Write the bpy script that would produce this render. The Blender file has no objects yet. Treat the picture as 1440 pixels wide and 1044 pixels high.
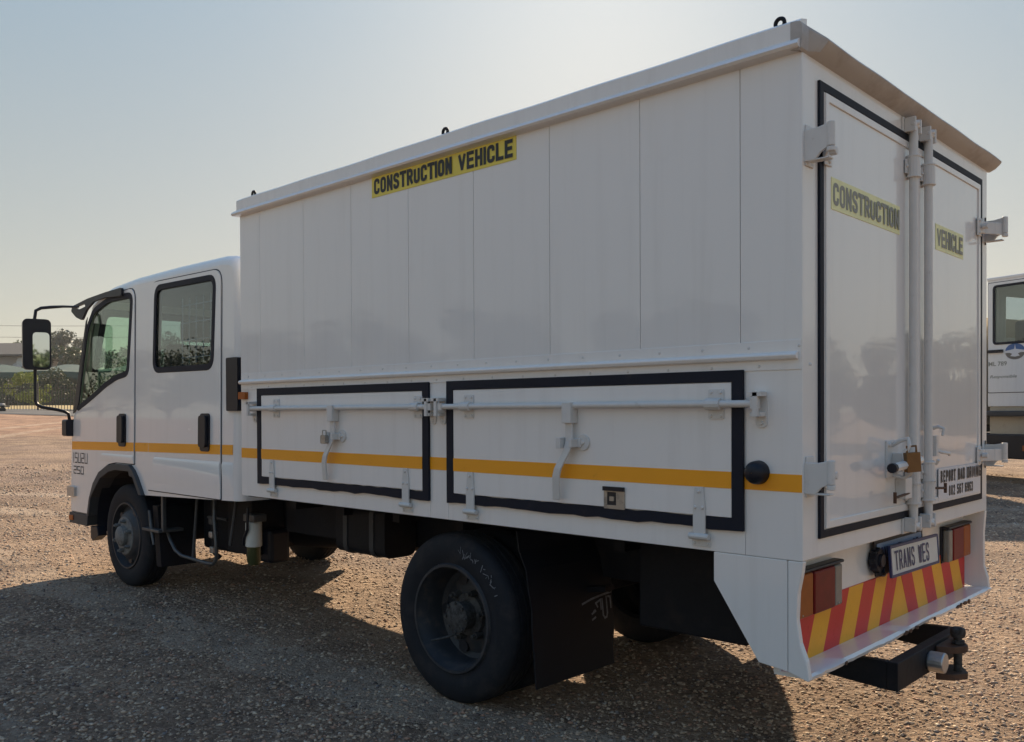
import bpy, bmesh, math, random
import numpy as np
from mathutils import Vector, Matrix
from mathutils.geometry import tessellate_polygon
R = random.Random(7)
sc = bpy.context.scene
C = sc.collection
rad = math.radians

# ---------------------------------------------------------------- camera
cam_d = bpy.data.cameras.new('camera'); cam = bpy.data.objects.new('camera', cam_d); C.objects.link(cam)
yaw, pitch, roll = 2.32798, -0.01022, -0.00446
d = Vector((math.cos(pitch)*math.cos(yaw), math.cos(pitch)*math.sin(yaw), math.sin(pitch)))
r0 = Vector((math.sin(yaw), -math.cos(yaw), 0)); u0 = r0.cross(d)
rr = math.cos(roll)*r0+math.sin(roll)*u0; uu = -math.sin(roll)*r0+math.cos(roll)*u0
cam.matrix_world = Matrix(((rr.x, uu.x, -d.x, 1.36922), (rr.y, uu.y, -d.y, -2.89798), (rr.z, uu.z, -d.z, 1.42729), (0, 0, 0, 1)))
cam_d.sensor_width = 36; cam_d.lens = 1249.744/1440*36; cam_d.shift_y = 68.92/1440
cam_d.clip_start = 0.05; cam_d.clip_end = 3000
sc.camera = cam
CAM = Vector((1.36922, -2.89798, 0))

# ---------------------------------------------------------------- world, sun, exposure
SUN_EL, SUN_AZ = rad(27.0), rad(127.4)          # azimuth counted from +X towards +Y
w = bpy.data.worlds.new('World'); sc.world = w; w.use_nodes = True
nt = w.node_tree; nt.nodes.clear()
sky = nt.nodes.new('ShaderNodeTexSky'); sky.sky_type = 'NISHITA'; sky.sun_disc = False
sky.sun_elevation = SUN_EL; sky.sun_rotation = math.pi/2-SUN_AZ
sky.altitude = 1500; sky.air_density = 1.0; sky.dust_density = 3.2; sky.ozone_density = 1.5
bg = nt.nodes.new('ShaderNodeBackground'); bg.inputs[1].default_value = 0.075
wo = nt.nodes.new('ShaderNodeOutputWorld')
gam = nt.nodes.new('ShaderNodeGamma'); gam.inputs[1].default_value = 0.66       # hazy air evens the sky out
nt.links.new(sky.outputs[0], gam.inputs[0])
geo = nt.nodes.new('ShaderNodeTexCoord'); sz = nt.nodes.new('ShaderNodeSeparateXYZ'); nt.links.new(geo.outputs['Generated'], sz.inputs[0])
el_ = nt.nodes.new('ShaderNodeMapRange'); el_.inputs[1].default_value = 0.0; el_.inputs[2].default_value = 0.42; nt.links.new(sz.outputs[2], el_.inputs[0])
hc = nt.nodes.new('ShaderNodeMix'); hc.data_type = 'RGBA'; hc.inputs[6].default_value = (5.4, 4.7, 3.2, 1); hc.inputs[7].default_value = (2.7, 4.1, 5.1, 1); nt.links.new(el_.outputs[0], hc.inputs[0])
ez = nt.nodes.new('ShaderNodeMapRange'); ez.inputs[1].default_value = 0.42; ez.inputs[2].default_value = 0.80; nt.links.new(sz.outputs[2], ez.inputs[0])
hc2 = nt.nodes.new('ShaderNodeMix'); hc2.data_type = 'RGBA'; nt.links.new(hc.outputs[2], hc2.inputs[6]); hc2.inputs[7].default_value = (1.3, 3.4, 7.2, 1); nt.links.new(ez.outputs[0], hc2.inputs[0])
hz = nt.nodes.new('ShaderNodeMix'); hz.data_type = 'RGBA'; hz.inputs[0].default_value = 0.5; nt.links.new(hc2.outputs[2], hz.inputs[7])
wm_ = nt.nodes.new('ShaderNodeMix'); wm_.data_type = 'RGBA'; wm_.blend_type = 'MULTIPLY'; wm_.inputs[0].default_value = 1; wm_.inputs[7].default_value = (1.06, 0.99, 0.90, 1)
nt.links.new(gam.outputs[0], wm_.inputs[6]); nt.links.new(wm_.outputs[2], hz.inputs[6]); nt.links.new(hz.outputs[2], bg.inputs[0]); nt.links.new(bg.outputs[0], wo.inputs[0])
sd = bpy.data.lights.new('sun', 'SUN'); sun = bpy.data.objects.new('sun', sd); C.objects.link(sun)
sd.energy = 5.0; sd.angle = rad(0.6); sd.color = (1.0, 0.80, 0.56)
sv = Vector((math.cos(SUN_EL)*math.cos(SUN_AZ), math.cos(SUN_EL)*math.sin(SUN_AZ), math.sin(SUN_EL)))
sun.rotation_euler = sv.to_track_quat('Z', 'Y').to_euler(); sun.location = (-20, 20, 30)
sc.view_settings.view_transform = 'Standard'; sc.view_settings.look = 'None'
sc.view_settings.exposure = 0.9; sc.view_settings.gamma = 1; sc.view_settings.use_curve_mapping = False

# ---------------------------------------------------------------- materials
def mat(name, col, rough=0.5, metal=0.0, coat=0.0, coat_rough=0.05, spec=0.5, bump=None, vary=None, dirt=None, streak=0):
    """bump=(scale, strength, dist)  vary=(scale, amount)  dirt=(color, scale, threshold, amount)"""
    m = bpy.data.materials.new(name); m.use_nodes = True
    t = m.node_tree; b = t.nodes['Principled BSDF']
    b.inputs['Base Color'].default_value = (*col, 1); b.inputs['Roughness'].default_value = rough
    b.inputs['Metallic'].default_value = metal; b.inputs['Coat Weight'].default_value = coat
    b.inputs['Coat Roughness'].default_value = coat_rough; b.inputs['Specular IOR Level'].default_value = spec
    tc = t.nodes.new('ShaderNodeTexCoord'); last = None
    def noise(scale, detail=4, rough_=0.55):
        n = t.nodes.new('ShaderNodeTexNoise'); n.inputs['Scale'].default_value = scale
        n.inputs['Detail'].default_value = detail; n.inputs['Roughness'].default_value = rough_
        t.links.new(tc.outputs['Object'], n.inputs['Vector']); return n.outputs['Fac']
    colsock = None
    if vary:
        n = noise(vary[0]); mx = t.nodes.new('ShaderNodeMix'); mx.data_type = 'RGBA'
        mx.inputs[6].default_value = (*[c*(1-vary[1]) for c in col], 1)
        mx.inputs[7].default_value = (*[min(1, c*(1+vary[1])) for c in col], 1)
        t.links.new(n, mx.inputs[0]); colsock = mx.outputs[2]
    if dirt:
        n = noise(dirt[1], 8, 0.7); rp = t.nodes.new('ShaderNodeMapRange')
        rp.inputs[1].default_value = dirt[2]; rp.inputs[2].default_value = dirt[2]+0.2
        rp.inputs[3].default_value = 0; rp.inputs[4].default_value = dirt[3]
        t.links.new(n, rp.inputs[0])
        mx = t.nodes.new('ShaderNodeMix'); mx.data_type = 'RGBA'
        if colsock: t.links.new(colsock, mx.inputs[6])
        else: mx.inputs[6].default_value = (*col, 1)
        mx.inputs[7].default_value = (*dirt[0], 1); t.links.new(rp.outputs[0], mx.inputs[0]); colsock = mx.outputs[2]
        ad = t.nodes.new('ShaderNodeMath'); ad.operation = 'MULTIPLY_ADD'
        ad.inputs[1].default_value = 0.5; ad.inputs[2].default_value = rough
        t.links.new(rp.outputs[0], ad.inputs[0]); t.links.new(ad.outputs[0], b.inputs['Roughness'])
    if streak:          # rain-washed dust runs down the sheet
        mp = t.nodes.new('ShaderNodeMapping'); mp.inputs['Scale'].default_value = (9, 9, .55); t.links.new(tc.outputs['Object'], mp.inputs[0])
        n = t.nodes.new('ShaderNodeTexNoise'); n.inputs['Scale'].default_value = 1.6; n.inputs['Detail'].default_value = 7; n.inputs['Roughness'].default_value = .65; t.links.new(mp.outputs[0], n.inputs['Vector'])
        rp = t.nodes.new('ShaderNodeMapRange'); rp.inputs[1].default_value = .5; rp.inputs[2].default_value = .75; rp.inputs[4].default_value = streak; t.links.new(n.outputs[0], rp.inputs[0])
        mx = t.nodes.new('ShaderNodeMix'); mx.data_type = 'RGBA'; mx.inputs[7].default_value = (0.36, 0.32, 0.28, 1); t.links.new(rp.outputs[0], mx.inputs[0])
        if colsock: t.links.new(colsock, mx.inputs[6])
        else: mx.inputs[6].default_value = (*col, 1)
        colsock = mx.outputs[2]
    if colsock: t.links.new(colsock, b.inputs['Base Color'])
    if bump:
        n = noise(bump[0]); bp = t.nodes.new('ShaderNodeBump')
        bp.inputs['Strength'].default_value = bump[1]; bp.inputs['Distance'].default_value = bump[2]
        t.links.new(n, bp.inputs['Height']); t.links.new(bp.outputs[0], b.inputs['Normal'])
        if coat: t.links.new(bp.outputs[0], b.inputs['Coat Normal'])
    return m
DUST = (0.42, 0.33, 0.25)
M = {}
M['paint'] = mat('white_body_paint', (0.82, 0.81, 0.79), 0.32, streak=0.12, coat=0.6, coat_rough=0.08, bump=(2.2, 0.25, 0.004), vary=(1.3, 0.025), dirt=(DUST, 6, 0.60, 0.12))
M['panel'] = mat('white_box_panel', (0.81, 0.80, 0.785), 0.30, coat=1.0, coat_rough=0.035, streak=0.10, bump=(1.6, 0.30, 0.006), vary=(0.9, 0.03), dirt=(DUST, 4, 0.62, 0.10))
M['cabpaint'] = mat('white_cab_paint', (0.80, 0.80, 0.79), 0.25, streak=0.06, coat=0.9, coat_rough=0.03, vary=(1.3, 0.02), dirt=(DUST, 5, 0.62, 0.12))
M['hardware'] = mat('painted_hardware', (0.66, 0.65, 0.63), 0.45, coat=0.2, vary=(20, 0.08), dirt=((0.20, 0.10, 0.05), 28, 0.60, 0.5), bump=(60, 0.3, 0.001))
M['rubber'] = mat('black_rubber_seal', (0.008, 0.011, 0.022), 0.6, spec=0.25, vary=(8, 0.3), dirt=((0.07, 0.06, 0.055), 9, 0.58, 0.5), bump=(25, 0.4, 0.002))
M['blackplastic'] = mat('black_plastic', (0.009, 0.011, 0.019), 0.42, spec=0.35, vary=(8, 0.2), dirt=((0.06, 0.05, 0.045), 12, 0.60, 0.4))
M['greyplastic'] = mat('dark_grey_plastic', (0.045, 0.047, 0.052), 0.6, vary=(12, 0.2), dirt=(DUST, 10, 0.62, 0.3))
M['tyre'] = mat('tyre_rubber', (0.011, 0.013, 0.018), 0.75, spec=0.3, vary=(14, 0.3), dirt=((0.075, 0.062, 0.052), 7, 0.52, 0.42), bump=(90, 0.5, 0.002))
M['rim'] = mat('painted_steel_rim', (0.026, 0.030, 0.037), 0.5, vary=(16, 0.3), dirt=((0.12, 0.09, 0.07), 16, 0.52, 0.6), bump=(70, 0.3, 0.001))
M['hub'] = mat('worn_hub_metal', (0.085, 0.085, 0.085), 0.65, metal=0.5, vary=(30, 0.4), dirt=((0.04, 0.032, 0.026), 24, 0.46, 0.85), bump=(90, 0.4, 0.002))
M['chassis'] = mat('chassis_black', (0.008, 0.009, 0.013), 0.6, spec=0.25, vary=(8, 0.3), dirt=((0.05, 0.042, 0.036), 7, 0.54, 0.45), bump=(40, 0.5, 0.003))
M['hubgrey'] = mat('dusty_grey_hub', (0.17, 0.17, 0.165), 0.7, vary=(30, .25), dirt=((0.06, 0.05, 0.04), 24, .5, .7))
M['greymetal'] = mat('grey_step_metal', (0.10, 0.11, 0.12), 0.45, metal=0.6, dirt=((0.12, 0.09, 0.07), 15, 0.5, 0.6))
M['galv'] = mat('galvanised_metal', (0.5, 0.5, 0.5), 0.35, metal=0.8, vary=(20, 0.2), dirt=((0.2, 0.15, 0.1), 20, 0.55, 0.5), bump=(50, 0.4, 0.003))
M['rust'] = mat('rusty_metal', (0.10, 0.055, 0.035), 0.7, metal=0.3, vary=(25, 0.4), bump=(60, 0.5, 0.003))
M['eave'] = mat('dusty_eave_sheet', (0.46, 0.44, 0.42), 0.5, vary=(4, .12), dirt=((0.28, 0.22, 0.18), 5, .5, .5))  # whole eave sheet darker and browner than the body paint
M['orange'] = mat('orange_reflective_tape', (0.98, 0.385, 0.008), 0.45, coat=0.1, vary=(6, 0.06), dirt=((0.35, 0.12, 0.02), 16, 0.62, 0.5))
M['red'] = mat('red_reflective', (0.66, 0.022, 0.016), 0.45, coat=0.08, vary=(9, 0.12), dirt=((0.25, 0.03, 0.02), 18, 0.6, 0.5))
M['yellow'] = mat('yellow_reflective', (0.95, 0.42, 0.010), 0.45, coat=0.08, vary=(9, 0.10), dirt=((0.35, 0.15, 0.03), 18, 0.6, 0.5))
M['stickeryel'] = mat('yellow_sign_vinyl', (0.78, 0.66, 0.10), 0.4, vary=(7, 0.1), dirt=((0.5, 0.45, 0.25), 12, 0.6, 0.4))
M['stickerpale'] = mat('faded_yellow_vinyl', (0.86, 0.86, 0.46), 0.45, vary=(7, 0.1), dirt=((0.6, 0.6, 0.45), 12, 0.55, 0.5))
M['ink'] = mat('black_vinyl_print', (0.018, 0.02, 0.026), 0.45)  # print black, also the flat black of the wheel hand holes
M['inkfade'] = mat('faded_grey_print', (0.27, 0.275, 0.24), 0.5, vary=(9, 0.2))
M['whitelabel'] = mat('white_label_vinyl', (0.72, 0.72, 0.74), 0.4)
M['platewhite'] = mat('plate_white', (0.66, 0.66, 0.62), 0.4, vary=(10, 0.05))
M['plateblue'] = mat('plate_blue', (0.03, 0.045, 0.13), 0.4)
M['platepale'] = mat('plate_pale_blue', (0.24, 0.34, 0.52), 0.4, vary=(10, 0.1))
M['lensred'] = mat('red_lamp_lens', (0.17, 0.006, 0.008), 0.35, spec=0.25, coat=0.0, vary=(30, 0.3))
M['lensamber'] = mat('amber_lamp_lens', (0.36, 0.09, 0.010), 0.35, spec=0.25, coat=0.0, vary=(30, 0.2))
M['lensclear'] = mat('clear_lamp_lens', (0.20, 0.20, 0.18), 0.25, coat=0.15, vary=(30, 0.2))
M['brass'] = mat('weathered_brass', (0.22, 0.12, 0.05), 0.5, metal=0.6, vary=(30, 0.2), bump=(60, 0.3, 0.001))
M['filterwhite'] = mat('filter_white', (0.60, 0.61, 0.58), 0.4, dirt=(DUST, 14, 0.55, 0.4))
M['bowlgreen'] = mat('filter_bowl_green', (0.05, 0.06, 0.02), 0.3)
M['liner'] = mat('cab_lining_grey', (0.16, 0.16, 0.155), 0.8)
M['seat'] = mat('grey_seat_cloth', (0.09, 0.095, 0.10), 0.9, vary=(12, 0.2))
M['galvlatch'] = mat('zinc_latch', (0.42, 0.40, 0.36), 0.4, metal=0.7, dirt=((0.15, 0.1, 0.07), 25, 0.5, 0.6))
M['flap'] = mat('mudflap_rubber', (0.007, 0.008, 0.012), 0.6, spec=0.2, vary=(6, 0.3), dirt=((0.035, 0.03, 0.028), 6, 0.54, 0.4))
M['chalk'] = mat('scuffed_white_marks', (0.15, 0.16, 0.18), 0.7, vary=(60, 0.6))
M['mirror'] = mat('mirror_glass', (0.85, 0.88, 0.88), 0.02, metal=1.0)

def glass(name, tint, ior=1.5, extra=0.0):
    m = bpy.data.materials.new(name); m.use_nodes = True; t = m.node_tree; t.nodes.clear()
    o = t.nodes.new('ShaderNodeOutputMaterial'); mx = t.nodes.new('ShaderNodeMixShader')
    tr = t.nodes.new('ShaderNodeBsdfTransparent'); tr.inputs[0].default_value = (*tint, 1)
    gl = t.nodes.new('ShaderNodeBsdfGlossy'); gl.inputs['Roughness'].default_value = 0.01; gl.inputs[0].default_value = (1, 1, 1, 1)
    fr = t.nodes.new('ShaderNodeFresnel'); fr.inputs[0].default_value = ior
    ad = t.nodes.new('ShaderNodeMath'); ad.operation = 'MULTIPLY_ADD'; ad.inputs[1].default_value = 1.15; ad.inputs[2].default_value = extra
    ad.use_clamp = True
    ge = t.nodes.new('ShaderNodeNewGeometry'); io = t.nodes.new('ShaderNodeMath'); io.operation = 'MULTIPLY_ADD'; io.inputs[1].default_value = 1/ior-ior; io.inputs[2].default_value = ior
    t.links.new(ge.outputs['Backfacing'], io.inputs[0]); t.links.new(io.outputs[0], fr.inputs[0])      # same pane from either side
    t.links.new(fr.outputs[0], ad.inputs[0]); t.links.new(ad.outputs[0], mx.inputs[0])
    t.links.new(tr.outputs[0], mx.inputs[1]); t.links.new(gl.outputs[0], mx.inputs[2]); t.links.new(mx.outputs[0], o.inputs[0])
    return m
M['glass'] = glass('green_tinted_glass', (0.80, 0.90, 0.84), 1.5, 0.0)
M['glassdark'] = glass('smoked_glass', (0.62, 0.70, 0.73), 1.5, 0.03)
M['screen'] = glass('windscreen_glass', (0.75, 0.86, 0.80), 1.45, 0.0)

# ---------------------------------------------------------------- mesh helpers
class MB:
    def __init__(s): s.v = []; s.f = []
    def add(s, vs, fs):
        n = len(s.v); s.v += [tuple(p) for p in vs]; s.f += [tuple(i+n for i in f) for f in fs]; return s
    def box(s, x0, x1, y0, y1, z0, z1):
        vs = [(x, y, z) for x in (x0, x1) for y in (y0, y1) for z in (z0, z1)]
        return s.add(vs, [(0, 1, 3, 2), (4, 6, 7, 5), (0, 4, 5, 1), (2, 3, 7, 6), (0, 2, 6, 4), (1, 5, 7, 3)])
    def tube(s, pts, r, n=12, close=False, flat=1.0):
        pts = [Vector(p) for p in pts]; rings = []; up = None
        rs = r if isinstance(r, (list, tuple)) else [r]*len(pts)
        for i, p in enumerate(pts):
            a = pts[i-1] if (i > 0 or close) else p; b = pts[(i+1) % len(pts)] if (i < len(pts)-1 or close) else p
            t = (b-a).normalized()
            if up is None: up = Vector((0, 0, 1)) if abs(t.z) < 0.9 else Vector((1, 0, 0))
            x = t.cross(up).normalized(); y = x.cross(t).normalized(); up = y
            rings.append([p+(x*math.cos(2*math.pi*k/n)+y*math.sin(2*math.pi*k/n)*flat)*rs[i] for k in range(n)])
        vs = [q for g in rings for q in g]; fs = []
        m = len(pts)
        for i in range(m if close else m-1):
            for k in range(n):
                a = i*n+k; b = i*n+(k+1) % n; c = ((i+1) % m)*n+(k+1) % n; e = ((i+1) % m)*n+k
                fs.append((a, b, c, e))
        if not close: fs += [tuple(range(n))[::-1], tuple(range((m-1)*n, m*n))]
        return s.add(vs, fs)
    def cyl(s, a, b, r, n=16, r2=None): return s.tube([a, b], [r, r if r2 is None else r2], n)
    def lathe(s, prof, c, axis='y', n=48, sign=1):
        """prof = [(radius, offset)], offset along axis*sign from c"""
        vs = []; fs = []
        for (r, h) in prof:
            for k in range(n):
                a = 2*math.pi*k/n; u, v = r*math.cos(a), r*math.sin(a); h_ = h*sign
                if axis == 'y': vs.append((c[0]+u, c[1]+h_, c[2]+v))
                elif axis == 'z': vs.append((c[0]+u, c[1]+v, c[2]+h_))
                else: vs.append((c[0]+h_, c[1]+u, c[2]+v))
        for i in range(len(prof)-1):
            for k in range(n): fs.append((i*n+k, i*n+(k+1) % n, (i+1)*n+(k+1) % n, (i+1)*n+k))
        return s.add(vs, fs)
    def plate(s, outer, holes, fn, w0, w1):
        """flat plate with holes: outline (u,v), fn(u,v,w)->xyz"""
        loops = [outer]+list(holes)
        flat = [p for l in loops for p in l]
        tri = tessellate_polygon([[Vector((p[0], p[1], 0)) for p in l] for l in loops])
        n = len(flat)
        vs = [fn(p[0], p[1], w1) for p in flat]+[fn(p[0], p[1], w0) for p in flat]
        fs = [t for t in tri]+[tuple(i+n for i in t[::-1]) for t in tri]
        o = 0
        for l in loops:
            m = len(l)
            for i in range(m): a, b = o+i, o+(i+1) % m; fs.append((a, b, b+n, a+n))
            o += m
        return s.add(vs, fs)
    def ball(s, c, r, n=12):
        prof = [(max(1e-4, r*math.sin(math.pi*i/n)), -r*math.cos(math.pi*i/n)) for i in range(n+1)]
        return s.lathe(prof, c, 'z', n*2)
def tag(o, label=None, cat=None, group=None, kind=None):
    if label: o['label'] = label
    if cat: o['category'] = cat
    if group: o['group'] = group
    if kind: o['kind'] = kind
    return o
def obj(name, mb, m, parent=None, bevel=0, smooth=None, label=None, warp=None, seg=2, kind=None):
    me = bpy.data.meshes.new(name)
    vs = [warp(*p) for p in mb.v] if warp else mb.v
    me.from_pydata(vs, [], mb.f); me.update()
    bm = bmesh.new(); bm.from_mesh(me); bmesh.ops.recalc_face_normals(bm, faces=bm.faces); bm.to_mesh(me); bm.free()
    if smooth is not None:
        me.polygons.foreach_set('use_smooth', [True]*len(me.polygons)); me.set_sharp_from_angle(angle=rad(smooth))
    o = bpy.data.objects.new(name, me); C.objects.link(o)
    o.data.materials.append(m)
    if bevel:
        b = o.modifiers.new('bevel', 'BEVEL'); b.width = bevel; b.segments = seg; b.limit_method = 'ANGLE'; b.angle_limit = rad(40); b.harden_normals = False
    if parent:
        o.parent = parent
        if parent.type == 'EMPTY' and parent.get('_w'): o.location = -parent.location
    if label: o['label'] = label
    if kind: o['kind'] = kind
    return o
def thing(name, label, cat, loc=(0, 0, 0), rz=0, group=None, world=False):
    o = bpy.data.objects.new(name, None); C.objects.link(o); o.location = loc; o.rotation_euler.z = rz
    o.empty_display_size = 0.3
    if world: o['_w'] = 1
    return tag(o, label, cat, group)
SIDE = lambda u, v, w: (u, -w, v)            # near side of the truck, w outwards
REAR = lambda u, v, w: (w, u, v)             # rear of the truck, w outwards
def rpoly(pts, r=0.02, n=4):
    """round the corners of a polygon; r number or list"""
    out = []; N = len(pts)
    for i in range(N):
        p = Vector(pts[i]).to_2d() if len(pts[i]) > 2 else Vector(pts[i]); a = Vector(pts[i-1]); b = Vector(pts[(i+1) % N])
        ri = r[i] if isinstance(r, (list, tuple)) else r
        if ri <= 0: out.append((p.x, p.y)); continue
        da = (a-p); db = (b-p); l = min(ri, da.length*0.49, db.length*0.49)
        s = p+da.normalized()*l; e = p+db.normalized()*l
        for k in range(n+1):
            t = k/n; q = s*(1-t)**2+p*2*t*(1-t)+e*t*t; out.append((q.x, q.y))
    return out
def rect(u0, u1, v0, v1): return [(u0, v0), (u1, v0), (u1, v1), (u0, v1)]
def text(name, s, m, parent, fn, u0, u1, v0, v1, w, bold=0.018, slant=0, label=None, mirror=False):
    cu = bpy.data.curves.new(name, 'FONT'); cu.body = s; cu.offset = bold; cu.resolution_u = 3; cu.size = 1; cu.shear = slant
    t = bpy.data.objects.new(name, cu); C.objects.link(t)
    dg = bpy.context.evaluated_depsgraph_get(); me = bpy.data.meshes.new_from_object(t.evaluated_get(dg))
    bpy.data.objects.remove(t)
    vs = [v.co.copy() for v in me.vertices]; x0 = min(v.x for v in vs); x1 = max(v.x for v in vs); y0 = min(v.y for v in vs); y1 = max(v.y for v in vs)
    mb = MB(); mb.v = [fn(u0+(v.x-x0)/(x1-x0)*(u1-u0), v0+(v.y-y0)/(y1-y0)*(v1-v0), w) for v in vs]
    mb.f = [tuple(p.vertices) for p in me.polygons]
    return obj(name, mb, m, parent, label=label)
def strokes(mb, lines, fn, u0, v0, su, sv, wd, w0, w1):
    """flat stroke lettering"""
    for ln in lines:
        for (a, b) in zip(ln[:-1], ln[1:]):
            A = Vector((u0+a[0]*su, v0+a[1]*sv)); B = Vector((u0+b[0]*su, v0+b[1]*sv)); t = (B-A).normalized()*wd/2; n = Vector((-t.y, t.x))
            q = [A-t+n, A-t-n, B+t-n, B+t+n]
            mb.add([fn(p.x, p.y, w1) for p in q], [(0, 1, 2, 3)])
    return mb

# condensed bold sign lettering, built stroke by stroke
GL = {'C': [(1, [(1, .68), (1, 1), (0, 1), (0, 0), (1, 0), (1, .32)])], 'O': [(2, [(0, 0), (0, 1), (1, 1), (1, 0)])], 'N': [(0, [(0, 0), (0, 1)]), (0, [(0, 1), (1, 0)]), (0, [(1, 0), (1, 1)])],
      'S': [(1, [(1, .72), (1, 1), (0, 1), (0, .57), (1, .45), (1, 0), (0, 0), (0, .28)])], 'T': [(0, [(-.08, 1), (1.08, 1)]), (0, [(.5, 1), (.5, 0)])], 'R': [(0, [(0, 0), (0, 1)]), (1, [(0, 1), (1, 1), (1, .48), (0, .48)]), (0, [(.55, .48), (1.05, 0)])],
      'U': [(1, [(0, 1), (0, 0), (1, 0), (1, 1)])], 'I': [(0, [(.5, 0), (.5, 1)])], 'V': [(0, [(-.05, 1), (.5, 0)]), (0, [(.5, 0), (1.05, 1)])], 'E': [(0, [(0, 0), (0, 1)]), (0, [(0, 1), (1, 1)]), (0, [(0, .52), (.9, .52)]), (0, [(0, 0), (1, 0)])],
      'H': [(0, [(0, 0), (0, 1)]), (0, [(1, 0), (1, 1)]), (0, [(0, .5), (1, .5)])], 'L': [(0, [(0, 1), (0, 0)]), (0, [(0, 0), (1, 0)])], 'P': [(0, [(0, 0), (0, 1)]), (1, [(0, 1), (1, 1), (1, .45), (0, .45)])],
      'B': [(0, [(0, 0), (0, 1)]), (1, [(0, 1), (.95, 1), (.95, .52), (0, .52)]), (1, [(0, .52), (1, .52), (1, 0), (0, 0)])], 'A': [(0, [(-.05, 0), (.5, 1)]), (0, [(.5, 1), (1.05, 0)]), (0, [(.18, .3), (.82, .3)])],
      'D': [(0, [(0, 0), (0, 1)]), (1, [(0, 1), (1, 1), (1, 0), (0, 0)])], 'G': [(1, [(1, .70), (1, 1), (0, 1), (0, 0), (1, 0), (1, .48)]), (0, [(1.0, .46), (.55, .46)])], 'W': [(0, [(-.1, 1), (.2, 0)]), (0, [(.2, 0), (.5, .9)]), (0, [(.5, .9), (.8, 0)]), (0, [(.8, 0), (1.1, 1)])],
      '0': [(2, [(0, 0), (0, 1), (1, 1), (1, 0)])], '8': [(2, [(.05, .53), (.05, 1), (.95, 1), (.95, .53)]), (2, [(0, 0), (0, .53), (1, .53), (1, 0)])], '2': [(1, [(0, .72), (0, 1), (1, 1), (1, .6), (0, 0)]), (0, [(-.02, 0), (1, 0)])],
      '5': [(0, [(1, 1), (.1, 1)]), (0, [(.1, 1), (.05, .55)]), (1, [(.05, .58), (1, .62), (1, 0), (0, 0), (0, .22)])], '6': [(1, [(.95, .78), (.95, 1), (0, 1), (0, 0), (1, 0), (1, .58), (0, .58)])], '7': [(0, [(0, 1), (1, 1)]), (0, [(1, 1), (.4, 0)])],
      '9': [(1, [(.05, .22), (.05, 0), (1, 0), (1, 1), (0, 1), (0, .42), (1, .42)])], '3': [(1, [(0, .75), (0, 1), (1, 1), (1, .53), (.35, .53)]), (1, [(.35, .53), (1, .53), (1, 0), (0, 0), (0, .25)])]}
def smoothline(pts, closed, r=.34, n=5):
    N = len(pts); out = []
    for i in range(N):
        if not closed and i in (0, N-1): out.append(pts[i]); continue
        p, a, b = Vector(pts[i]), Vector(pts[i-1]), Vector(pts[(i+1) % N]); l1 = min(r, (a-p).length*.48); l2 = min(r, (b-p).length*.48)
        s = p+(a-p).normalized()*l1; e = p+(b-p).normalized()*l2
        for k in range(n+1): t = k/n; q = s*(1-t)**2+p*2*t*(1-t)+e*t*t; out.append((q.x, q.y))
    return out
def ribbon(mb, pts, closed, th, fn, w):
    pts = [Vector(p) for p in pts]; N = len(pts); L = []
    for i in range(N):
        a = pts[i-1] if (i > 0 or closed) else pts[i]; b = pts[(i+1) % N] if (i < N-1 or closed) else pts[i]
        t = (b-a).normalized(); L.append((pts[i]+Vector((-t.y, t.x))*th/2, pts[i]-Vector((-t.y, t.x))*th/2))
    vs = [fn(q.x, q.y, w) for pr in L for q in pr]; M_ = N if closed else N-1
    mb.add(vs, [(2*i, 2*i+1, 2*((i+1) % N)+1, 2*((i+1) % N)) for i in range(M_)])
def sign(name, s_, m, parent, fn, u0, u1, v0, v1, w, th, gap=.15):
    """th = stroke as a share of the letter height"""
    wd = {'I': .30, ' ': .55, 'W': 1.35, '0': .95}; T_ = (v1-v0)*th; tot = sum(wd.get(c, 1) for c in s_)
    cell = (u1-u0)/(tot+gap*(len(s_)-1)); x = u0; mb = MB(); k = 0; last = None
    for c in s_+' ':
        if c == ' ' and mb.v: last = obj(name, mb, m, parent); mb = MB()
        cw_ = cell*wd.get(c, 1)
        for kind_, pl in GL.get(c, []):
            x0_, x1_ = x+T_/2, x+cw_-T_/2; y0_, y1_ = v0+T_/2, v1-T_/2
            P_ = [(x0_+(x1_-x0_)*a, y0_+(y1_-y0_)*b) for a, b in pl]
            if kind_ == 0:
                A_, B_ = Vector(P_[0]), Vector(P_[1]); ex = (B_-A_).normalized()*T_*(.5 if abs(A_.x-B_.x) < 1e-6 or abs(A_.y-B_.y) < 1e-6 else .3); P_ = [tuple(A_-ex), tuple(B_+ex)]
            else: P_ = smoothline(P_, kind_ == 2, (x1_-x0_)*.5)
            ribbon(mb, P_, kind_ == 2, T_, fn, w+k*.00012); k += 1
        x += cw_+cell*gap
    return last

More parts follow.
